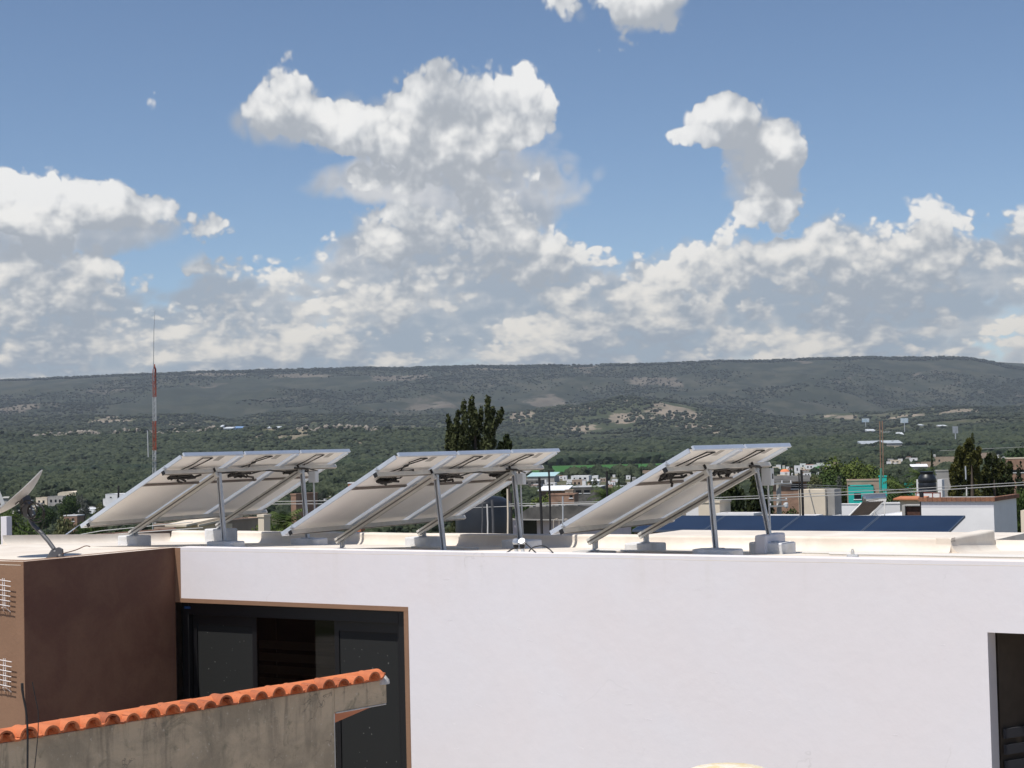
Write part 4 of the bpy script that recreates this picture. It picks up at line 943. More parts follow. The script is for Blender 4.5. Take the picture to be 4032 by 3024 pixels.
# worn round pillar top at the lower edge
M_PIL = mat('flaking cream plaster', (.74, .60, .33), .9, var=.5, vscale=14, col2=(.80, .74, .62), bump=.8, bscale=40, fine=.2)
pc = at(2895, 3064, 8.0); plr = thing('pillar', V(pc[0], pc[1] + .25, 0), 'flaking cream round pillar top at the lower edge of the picture', 'pillar')
p_ = MB(); p_.lathe([(.245, -pc[2]), (.245, -.10), (.25, -.06), (.235, -.03), (.19, -.010), (.10, -.002), (.0, .0)], V(pc[0], pc[1] + .25, pc[2]), 28, cap=False); p_.build('shaft', M_PIL, plr, smooth=True)
M_FLAKE = mat('white paint flake', (.78, .78, .78), .8); M_RUSTF = mat('brown stain flake', (.36, .22, .12), .9)
for k in range(26):
    a_ = RNG.uniform(math.pi * 1.05, math.pi * 1.95); rr = RNG.uniform(.05, .235); zz = -.10 * (rr / .245) ** 5 if rr > .15 else -.004
    c = V(pc[0] + rr * math.cos(a_), pc[1] + .25 + rr * math.sin(a_) * .9, pc[2] + np.interp(rr, [0, .1, .19, .235], [0, -.002, -.010, -.03]))
    f_ = MB(); w1 = RNG.uniform(.012, .035); f_.box(c, w1, RNG.uniform(.01, .03), RNG.uniform(.004, .010), V(1, RNG.uniform(-.3, .3), 0), V(0, 1, .1)); f_.build('plaster_flake', M_FLAKE if k % 2 else M_RUSTF, plr, bevel=.002)

# ------------------------------------------------------------------ trees
def leaf_cloud(lobes, n, size, rs, upb=.0, asp=1.0, shell=.75):
    "many small leaf quads through the volume of the lobes [(c, r)]"
    vol = np.array([np.prod(r) for _, r in lobes]) ** .8; which = rs.choice(len(lobes), n, p=vol / vol.sum())
    C = np.array([lobes[k][0] for k in which], float); R = np.array([lobes[k][1] for k in which], float)
    d = rs.normal(size=(n, 3)); d /= np.linalg.norm(d, axis=1)[:, None]
    rad = (1 - (1 - shell) * rs.rand(n) ** 1.2) * (.8 + .35 * rs.rand(n)); rad[rs.rand(n) < .2] *= .6
    P = C + d * R * rad[:, None]
    nn = d + rs.normal(size=(n, 3)) * .7; nn /= np.linalg.norm(nn, axis=1)[:, None]
    t = rs.normal(size=(n, 3)); t[:, 2] += upb * 3; t -= nn * (t * nn).sum(1)[:, None]; t /= np.linalg.norm(t, axis=1)[:, None]
    b = np.cross(nn, t); s = size * (.6 + .8 * rs.rand(n))[:, None]
    q = np.stack([P - t * s * asp - b * s * .12, P + b * s, P + t * s * asp + b * s * .1, P - b * s], 1)
    return q.reshape(-1, 3)
def cloud_mesh(name, q, mm):
    me = bpy.data.meshes.new(name); n = len(q) // 4
    me.vertices.add(len(q)); me.vertices.foreach_set('co', q.astype(np.float32).ravel())
    me.loops.add(n * 4); me.loops.foreach_set('vertex_index', np.arange(n * 4)); me.polygons.add(n)
    me.polygons.foreach_set('loop_start', np.arange(n) * 4); me.polygons.foreach_set('loop_total', np.full(n, 4)); me.update(); me.validate(); me.materials.append(mm); return me
M_BARK = mat('bark', (.10, .075, .055), .95, var=.3, vscale=3, bump=.6, bscale=20)
M_LEAF = [leaf_mat('leaf dark', (.020, .040, .010), (.070, .105, .024), .9), leaf_mat('leaf mid', (.032, .058, .012), (.105, .135, .030), .9), leaf_mat('leaf olive', (.040, .050, .020), (.12, .125, .055), .9), leaf_mat('leaf grey', (.055, .062, .050), (.13, .135, .11), .9)]
M_CON = [leaf_mat('conifer dark', (.012, .022, .009), (.060, .068, .024), 1.3), leaf_mat('conifer gold', (.022, .032, .008), (.115, .105, .022), 1.0)]
def trunk_mesh(H, lobes, rs, r0=.16):
    t = MB(); top = V(0, 0, H * .55); t.tube([V(0, 0, -.3), V(.05, .02, H * .2), V(-.04, .05, H * .4), top], [r0, r0 * .8, r0 * .6, r0 * .35], 8)
    for c, r in lobes[:6]: t.tube([V(-.02, .03, H * .3), (V(*c) + V(0, 0, H * .3)) / 2 + V(.1, 0, 0), V(*c)], [r0 * .4, r0 * .28, r0 * .1], 6)
    return t
PROTO = {}
def proto(kind, var):
    key = (kind, var)
    if key in PROTO: return PROTO[key]
    rs = np.random.RandomState(sum(map(ord, kind)) % 7 + var * 13 + len(kind)); H = 6.0
    if kind == 'broad':
        lobes = []
        for k in range(13):
            a_ = rs.rand() * 6.28; rr = 1.7 * rs.rand() ** .6; z = 2.2 + 3.2 * rs.rand(); s = (.75 + .65 * rs.rand()) * (1.1 if z < 4.4 else .8)
            lobes.append(((rr * math.cos(a_), rr * math.sin(a_), z), (s * 1.1, s * 1.1, s * .85)))
        q = leaf_cloud(lobes, 5200, .105, rs); mm = M_LEAF[var % 3]
    elif kind == 'grey':
        lobes = [((1.3 * rs.normal() * .6, 1.3 * rs.normal() * .6, 2 + 3 * rs.rand()), (.6, .6, .75)) for _ in range(12)]
        q = leaf_cloud(lobes, 3600, .085, rs); mm = M_LEAF[3]
    elif kind == 'spire':
        lobes = [((.06 * rs.normal(), .06 * rs.normal(), .5 + 5.3 * k / 15), (.62 * (1 - (k / 15.5) ** 1.6) + .06,) * 2 + (.5,)) for k in range(16)]
        q = leaf_cloud(lobes, 2400, .07, rs, 1.2, 2.0); mm = M_CON[0]
    elif kind == 'conifer':
        lobes = []
        for k in range(60):
            z = .8 + 5.2 * rs.rand() ** 1.15; w = 1.75 * (1 - (z / 6.4)) ** .75 + .05; a_ = rs.rand() * 6.28; rr = w * (.45 + .6 * rs.rand())
            lobes.append(((rr * math.cos(a_), rr * math.sin(a_), z), (.26, .26, .42)))
        q = leaf_cloud(lobes, 7000, .065, rs, 1.0, 1.8); mm = M_CON[1]
    elif kind == 'pine':
        lobes = []
        for k in range(46):
            z = 1.0 + 5.0 * (k / 46.); w = 1.7 * (1 - z / 6.25) + .05; a_ = k * 2.4
            for f_ in (.4, .75, 1.0): lobes.append(((w * f_ * math.cos(a_), w * f_ * math.sin(a_), z - .22 * f_ * w), (.22, .22, .10)))
        q = leaf_cloud(lobes, 5200, .06, rs, .2, 2.0); mm = M_CON[0]
    me = cloud_mesh('crown', q, mm); PROTO[key] = (me, [(V(*c), r) for c, r in lobes], H); return PROTO[key]
TRN = {}
def tree(kind, var, px, ytop, Y, label, width=None, zbase=None, group=None, name=None):
    "a tree whose tip shows at pixel (px, ytop) at distance Y, standing on the ground there"
    zbase = Gz(Y) if zbase is None else zbase
    me, lobes, H = proto(kind, var); tip = at(px, ytop, Y); h = max(tip[2] - zbase, .6); sc = h / H
    wsc = sc if width is None else width / FPX * Y / (4.6 if kind in ('broad', 'grey') else 3.4 if kind in ('conifer', 'pine') else 1.3)
    nm = name or {'broad': 'tree', 'grey': 'tree', 'spire': 'cypress_tree', 'conifer': 'conifer_tree', 'pine': 'pine_tree'}[kind]
    t = thing(nm, (tip[0], tip[1], zbase), label, 'tree', group); t.rotation_euler = (0, 0, RNG.uniform(0, 6.28)); t.scale = (wsc, wsc, sc)
    c = bpy.data.objects.new('crown', me); COL.objects.link(c); c.parent = t
    if (kind, var) not in TRN:
        b = trunk_mesh(H, lobes, None); mt = bpy.data.meshes.new('trunk'); mt.from_pydata([tuple(v) for v in b.v], [], b.f); mt.materials.append(M_BARK); TRN[(kind, var)] = mt
    b = bpy.data.objects.new('trunk', TRN[(kind, var)]); COL.objects.link(b); b.parent = t
    return t
def palm(px, ytop, Y, label, lean=0.0, dead=False, r=1.5):
    tip = at(px, ytop, Y); base = V(tip[0] - lean, tip[1], Gz(Y)); hub = tip - UP * .55 * r
    t = thing('palm_tree', base, label, 'palm tree', 'palm trees'); rs = np.random.RandomState(int(px))
    m_ = MB(); m_.tube([base, base + (hub - base) * .4 + V(lean * .1, 0, 0), hub], [.19, .15, .13], 9); m_.build('trunk', M_BARK, t, smooth=True)
    for k in range(26):
        a_ = k * 2.4; up = math.cos(k / 26 * 2.6) * .95; L = r * rs.uniform(.85, 1.15); fr_ = MB(); d0 = V(math.cos(a_), math.sin(a_), 0); pts_ = []
        for s in np.linspace(0, 1, 7): pts_.append(hub + d0 * (L * s * (.55 + .45 * (1 - abs(up)))) + UP * (L * (up * s - .55 * s * s)))
        for i in range(6):
            sd = nrm(np.cross(pts_[i + 1] - pts_[i], UP)); w0, w1 = .30 * r * math.sin(math.pi * (i / 6 * .9 + .06)), .30 * r * math.sin(math.pi * ((i + 1) / 6 * .9 + .06))
            for sgn in (-1, 1):
                for q in (0, .5):
                    a = pts_[i] + (pts_[i + 1] - pts_[i]) * q; b = pts_[i] + (pts_[i + 1] - pts_[i]) * (q + .32)
                    fr_.add([a, b, b + sd * sgn * w1 - UP * .14 * r * .6 + (b - a) * .9], [(0, 1, 2)])
        fr_.build('frond', M_LEAF[2] if up < -.35 and dead else M_LEAF[1], t, fix=False)
    return t
# the dark many-topped cypress behind the middle rack
def many_top(px0, Y, spires, label, mm, zbase=0.0, n=9000, leaf=.055):
    b = at(px0, 1900, Y); t = thing('cypress_tree', (b[0], b[1], zbase), label, 'tree'); rs = np.random.RandomState(int(px0)); lobes = []
    for (x0, y0, x1, y1, w) in spires:
        p0_, p1_ = at(x0, y0, Y), at(x1, y1, Y); dep = rs.uniform(-.5, .5)
        m_ = max(6, int(np.linalg.norm(p1_ - p0_) / .14))
        for k in range(m_):
            f_ = k / (m_ - 1); ww = (w / FPX * Y) * (1 - f_ ** 1.5 * .85); a_ = rs.rand() * 6.28; rr = ww * (.15 + .75 * rs.rand()); p = p0_ + (p1_ - p0_) * f_
            lobes.append((tuple(p + V(rr * math.cos(a_), dep + rr * math.sin(a_), 0) - np.array(t.location)), (.075 + .05 * rs.rand(), .09, .15 + .08 * rs.rand())))
    q = leaf_cloud(lobes, n, leaf, rs, .9, 1.7, shell=.7)
    c = bpy.data.objects.new('crown', cloud_mesh('crown', q, mm)); COL.objects.link(c); c.parent = t
    m_ = MB(); tip = at(px0, min(q_[3] for q_ in spires) + 90, Y); m_.tube([V(b[0], b[1], zbase - .2), V(b[0], b[1], (tip[2] + zbase) / 2), tip], [.2, .14, .03], 8); m_.build('trunk', M_BARK, t, smooth=True); return t
many_top(1870, 58, [(1800, 2050, 1803, 1628, 26), (1780, 1760, 1766, 1652, 9), (1855, 2050, 1857, 1578, 25), (1835, 1700, 1827, 1592, 10), (1885, 1760, 1892, 1612, 13), (1915, 2050, 1922, 1574, 18), (1928, 1700, 1940, 1615, 7), (1925, 1705, 1975, 1628, 9), (1842, 1730, 1834, 1630, 12), (1872, 1700, 1868, 1615, 9),
                    (1942, 1900, 1940, 1690, 17), (1830, 1950, 1828, 1740, 26), (1770, 1980, 1762, 1715, 16), (1905, 1950, 1905, 1740, 34), (1870, 1760, 1874, 1650, 18), (1815, 1800, 1822, 1690, 14), (1790, 1800, 1786, 1690, 16)], 'dark many-topped cypress rising behind the middle solar rack', M_CON[0], n=14000, leaf=.036)
many_top(2000, 60, [(1990, 1960, 1997, 1734, 20), (1975, 1900, 1972, 1756, 10), (2008, 1850, 2004, 1750, 10)], 'small conifer tip just right of the tall many-topped cypress', M_CON[1], n=2600)
many_top(3826, 82, [(3826, 2040, 3826, 1742, 70), (3780, 2020, 3775, 1790, 30), (3850, 1900, 3856, 1775, 30), (3795, 1900, 3790, 1775, 22), (3760, 2050, 3750, 1850, 30), (3812, 1850, 3815, 1760, 26)], 'tall golden green conifer behind the black water tank', M_CON[1], n=12000, leaf=.075)
many_top(3915, 86, [(3905, 2050, 3908, 1800, 55), (3940, 2050, 3950, 1835, 40), (3870, 2050, 3868, 1850, 40), (3925, 1950, 3930, 1815, 24), (3965, 2050, 3970, 1830, 22)], 'broad golden green conifer behind the brick topped white tower', M_CON[1], n=11000, leaf=.075)
tree('pine', 0, 3828, 1704, 130, 'dark pointed pine tip above the tall golden green conifer', width=64)
tree('spire', 1, 4010, 1828, 105, 'dark slim cypress at the right edge beside the broad conifer', width=70)
tree('spire', 2, 3960, 1808, 140, 'slim dark cypress behind the broad golden conifer', width=26)
for k, (x, y, lab) in enumerate(((2388, 1852, 'slim dark cypress spire, leftmost of the four in the far town'), (2436, 1855, 'slim dark cypress spire, second from left of the four in the far town'), (2484, 1838, 'slim dark cypress spire, third from left of the four in the far town'), (2524, 1826, 'tallest slim cypress spire near the edge of the rightmost rack'))):
    tree('spire', k % 3, x, y, 190 + 20 * k, lab, width=17, group='cypress spires in the far town')
for k, (x, y, lab) in enumerate(((3112, 1825, 'dark cypress spire right of the orange domed roof, left one'), (3124, 1820, 'dark cypress spire right of the orange domed roof, right one'))):
    tree('spire', k, x, y, 330, lab, width=13, group='cypress spires by the domed roof')
TREES = [('broad', 0, 60, 2035, 62, 230, 'bushy green tree low at the left edge under the dish'), ('broad', 1, 165, 2050, 66, 200, 'bushy green tree behind the pole of the satellite dish'), ('broad', 2, 262, 2040, 72, 150, 'olive green tree right of the dish cable coils'), ('broad', 0, 345, 2010, 105, 120, 'dark tree in front of the white cubic house'),
         ('broad', 1, 20, 2000, 120, 140, 'tree at the left edge behind the dish reflector'), ('broad', 0, 180, 1975, 240, 90, 'dark tree below the beige long building'), ('grey', 0, 330, 1925, 260, 60, 'grey leafless looking tree left of the white cubic house'), ('broad', 0, 275, 1930, 280, 80, 'dark round tree behind the low white building'),
         ('broad', 2, 390, 1985, 170, 70, 'tree standing at the foot of the white cubic house'), ('broad', 0, 470, 2055, 80, 130, 'dark shrub tree under the low edge of the left rack'), ('broad', 1, 610, 2066, 90, 120, 'round tree below the left rack near the cream stair walls'),
         ('grey', 1, 1262, 1905, 220, 46, 'grey feathery tree between the left and middle racks'), ('broad', 0, 1330, 1930, 170, 110, 'dark tree between the left and middle racks'), ('broad', 2, 1225, 1960, 130, 80, 'olive tree behind the far post of the left rack'), ('broad', 1, 1050, 2030, 75, 130, 'green tree below the right end of the left rack'), ('broad', 0, 1180, 2045, 78, 150, 'dark green tree right of the skirted palm'),
         ('broad', 0, 2060, 1965, 105, 110, 'dark tree behind the far post of the middle rack'), ('broad', 1, 2120, 1940, 150, 130, 'bushy tree left of the bright warehouse roof'), ('broad', 0, 2240, 1905, 260, 46, 'round dark tree above the bright warehouse roof'), ('broad', 2, 2330, 1890, 300, 50, 'olive tree among the white far houses'), ('broad', 0, 2350, 1945, 130, 130, 'dark tree in front of the long low dark building'),
         ('broad', 1, 2440, 1990, 80, 150, 'leafy tree behind the side edge of the rightmost rack'), ('broad', 0, 2200, 1965, 120, 60, 'low tree right of the black iron rods'), ('broad', 2, 1760, 2060, 60, 90, 'shrub below the middle rack left of the big black tank'), ('broad', 1, 2030, 2010, 70, 80, 'yellow green shrub right of the big black tank'),
         ('conifer', 0, 2880, 1890, 66, 230, 'big dark cedar behind the rightmost rack'), ('conifer', 1, 2985, 1880, 70, 200, 'dark cedar between the posts of the rightmost rack'), ('broad', 0, 3060, 2000, 76, 170, 'dark tree behind the grey utility pole'), ('broad', 0, 3130, 1985, 95, 120, 'dark tree left of the cream tank enclosure'),
         ('broad', 1, 3330, 1797, 170, 190, 'tall spreading tree above the turquoise house'), ('broad', 0, 3230, 1830, 165, 170, 'dark spreading tree left of the turquoise house'), ('broad', 1, 3410, 1800, 180, 150, 'green tree behind the turquoise stair tower'), ('broad', 0, 3480, 1830, 170, 160, 'dark green tree between the turquoise tower and the palms'), ('broad', 2, 3180, 1880, 140, 120, 'olive tree behind the brown cottage'), ('grey', 2, 3285, 1862, 150, 90, 'silver grey tree in front of the dark spreading tree'),
         ('broad', 0, 3450, 1925, 118, 90, 'dark leafy shrub before the turquoise wall'), ('broad', 0, 3610, 1870, 150, 110, 'dark tree behind the black water tank'), ('broad', 1, 3560, 1955, 110, 110, 'green shrub left of the black water tank'), ('pine', 1, 3668, 1775, 240, 30, 'small dark pine among the brown block houses'), ('broad', 0, 4000, 1740, 230, 150, 'dark tree high at the right edge'), ('broad', 2, 3930, 1782, 250, 70, 'dark tree above the brown block houses at right'),
         ('broad', 1, 4020, 1900, 92, 120, 'green tree at the right edge behind the white tower')]
for (kd, vr, x, y, Y, w, lab) in TREES: tree(kd, vr, x, y, Y, lab, width=w, group='trees in the town')
palm(2392, 1895, 118, 'palm tree behind the slanted edge of the rightmost rack', dead=True, r=2.4)
palm(1118, 1985, 62, 'skirted palm tree below the right end of the leftmost rack', dead=True, r=1.5)
palm(3560, 1858, 108, 'palm tree left of the black water tank, broad one', dead=True, r=2.6)
palm(3625, 1828, 116, 'palm tree right behind the black water tank, taller one', dead=False, r=1.7)

# ------------------------------------------------------------------ neighbouring roofs and the town
M_PW = mat('town white', (.78, .77, .76), .85, var=.08, vscale=.8); M_PC = mat('town cream', (.72, .62, .48), .85, var=.12, vscale=.7); M_PB = mat('town brick', (.36, .22, .15), .9, var=.3, vscale=1.5, fine=.1)
M_PG = mat('town grey', (.40, .38, .35), .9, var=.25, vscale=.8); M_PT = mat('town tan', (.42, .31, .23), .9, var=.2, vscale=.9); M_PQ = mat('turquoise paint', (.018, .47, .40), .8, var=.06, vscale=1.5); M_PD = mat('dark weathered wall', (.06, .057, .052), .9, var=.5, vscale=1.2, col2=(.15, .14, .125))
M_PPK = mat('pale pink plaster', (.62, .55, .58), .85, var=.12, vscale=1.0); M_TERRA = mat('terracotta roof', (.55, .20, .09), .85, var=.2, vscale=2); M_SHEET = mat('white sheet roof', (.82, .82, .82), .5); M_TEALR = mat('pale teal sheet roof', (.42, .60, .60), .5, var=.1)
M_GLASSD = glass_mat('dark window glass', (.015, .017, .02), .1); M_WTRIM = mat('white trim', (.8, .8, .8), .7)
HOUSES = 'houses of the town'; HREC = []
def building(x0, x1, yt, yb, Y, wallm, label, roofm=None, wins=(), dep=7.0, yaw=None, roof='flat', name='house', toground=True, cat='house', cap=.18, group=HOUSES):
    "block whose front shows between pixel columns x0, x1 and rows yt, yb at distance Y"
    if Y >= 170 and toground:                                 # stand it on the plain
        for _ in range(30):
            r_ = ray((x0 + x1) / 2, yb); Y = .5 * Y + .5 * (EYE - Gz(Y)) / max(-r_[2] / r_[1], .008)
    a_, b_ = at(x0, yt, Y), at(x1, yt, Y); zt = (a_[2] + b_[2]) / 2; zb = at((x0 + x1) / 2, yb, Y)[2]; z0 = Gz(Y) - .3 if toground else zb
    yw = (TH if Y < 100 else math.radians(-11.0)) if yaw is None else math.radians(yaw); ax = V(math.cos(yw), math.sin(yw), 0); ay = V(-math.sin(yw), math.cos(yw), 0)
    w = np.linalg.norm(b_ - a_) / max(math.cos(yw), .5); c = (a_ + b_) / 2; o = V(c[0], c[1], 0) - ax * w / 2
    dep = min(dep, max(1.1 * w, .1)) if Y > 100 else dep
    t = thing(name, V(c[0], c[1], z0) + ay * dep / 2, label, cat, group)
    m_ = MB(); m_.obox(V(o[0], o[1], z0), ax * w, ay * dep, UP * (zt - z0)); wl_ = m_.build('wall', wallm, t)
    H_ = zt - zb
    if Y > 100: HREC.append((o[0] / o[1], (o + ax * w)[0] / (o + ax * w)[1], Y, (zb + .25 * (zt - zb) - EYE) / Y))
    if roof == 'flat':
        m_ = MB(); e = cap * .5
        for (p, d1_, d2_) in ((o - ax * .03 - ay * .03, ax * (w + .06), ay * .16), (o - ax * .03 + ay * (dep - .13), ax * (w + .06), ay * .16), (o - ax * .03 + ay * .131, ax * .16, ay * (dep - .262)), (o + ax * (w - .13) + ay * .131, ax * .16, ay * (dep - .262))):
            m_.obox(V(p[0], p[1], zt + .001), d1_, d2_, UP * e)
        m_.build('roof_parapet', roofm or wallm, t)
    elif roof == 'shed':
        m_ = MB(); q = V(o[0], o[1], zt) - ax * .3 - ay * .3; rise = UP * min(.13 * dep, 1.2)
        m_.prism([q, q + ax * (w + .6), q + ax * (w + .6) + ay * (dep + .6) + rise, q + ay * (dep + .6) + rise], UP * .08); m_.build('roof', roofm, t)
    elif roof == 'gable':
        m_ = MB(); q = V(o[0], o[1], zt + .001) - ax * .2 - ay * .2; pk = UP * .3 * w
        m_.prism([q, q + ax * (w + .4), q + ax * (w / 2 + .2) + pk], ay * (dep + .4)); m_.build('roof', roofm, t)
    elif roof == 'dome':
        m_ = MB(); cc_ = c + ay * dep / 2; r_ = w * .5; m_.lathe([(r_ * math.cos(q), r_ * .62 * math.sin(q)) for q in np.linspace(0, 1.5, 8)], V(cc_[0], cc_[1], zt + .001), 18); m_.build('dome', roofm, t, smooth=True)
    elif roof == 'vault':
        m_ = MB(); q = V(o[0], o[1], zt + .001); n_ = 9; poly = [q + ax * (w * (1 - math.cos(a2)) / 2) + UP * (w * .12 * math.sin(a2)) for a2 in np.linspace(0, math.pi, n_)]
        m_.prism(poly, ay * dep); m_.build('roof', roofm, t, smooth=False)
    for (u0, u1, v0, v1) in wins:
        p = o + ax * (w * u0) - ay * .012; hw, hh = w * (u1 - u0), H_ * (v1 - v0)
        m_ = MB(); m_.obox(V(p[0], p[1], zt - H_ * v1), ax * hw, ay * .02, UP * hh); wo_ = m_.build('window', M_GLASSD, t)
        m_ = MB(); m_.obox(V(p[0], p[1], zt - H_ * v1 - .07) - ax * .05 - ay * .03, ax * (hw + .1), ay * .045, UP * .06); m_.build('sill', M_WTRIM, wo_)
    return t, o, ax, ay, w, zt
W3 = ((.15, .28, .3, .6), (.45, .58, .3, .6), (.72, .85, .3, .6)); W2 = ((.2, .38, .3, .65), (.6, .78, .3, .65)); W1 = ((.4, .62, .3, .7),)
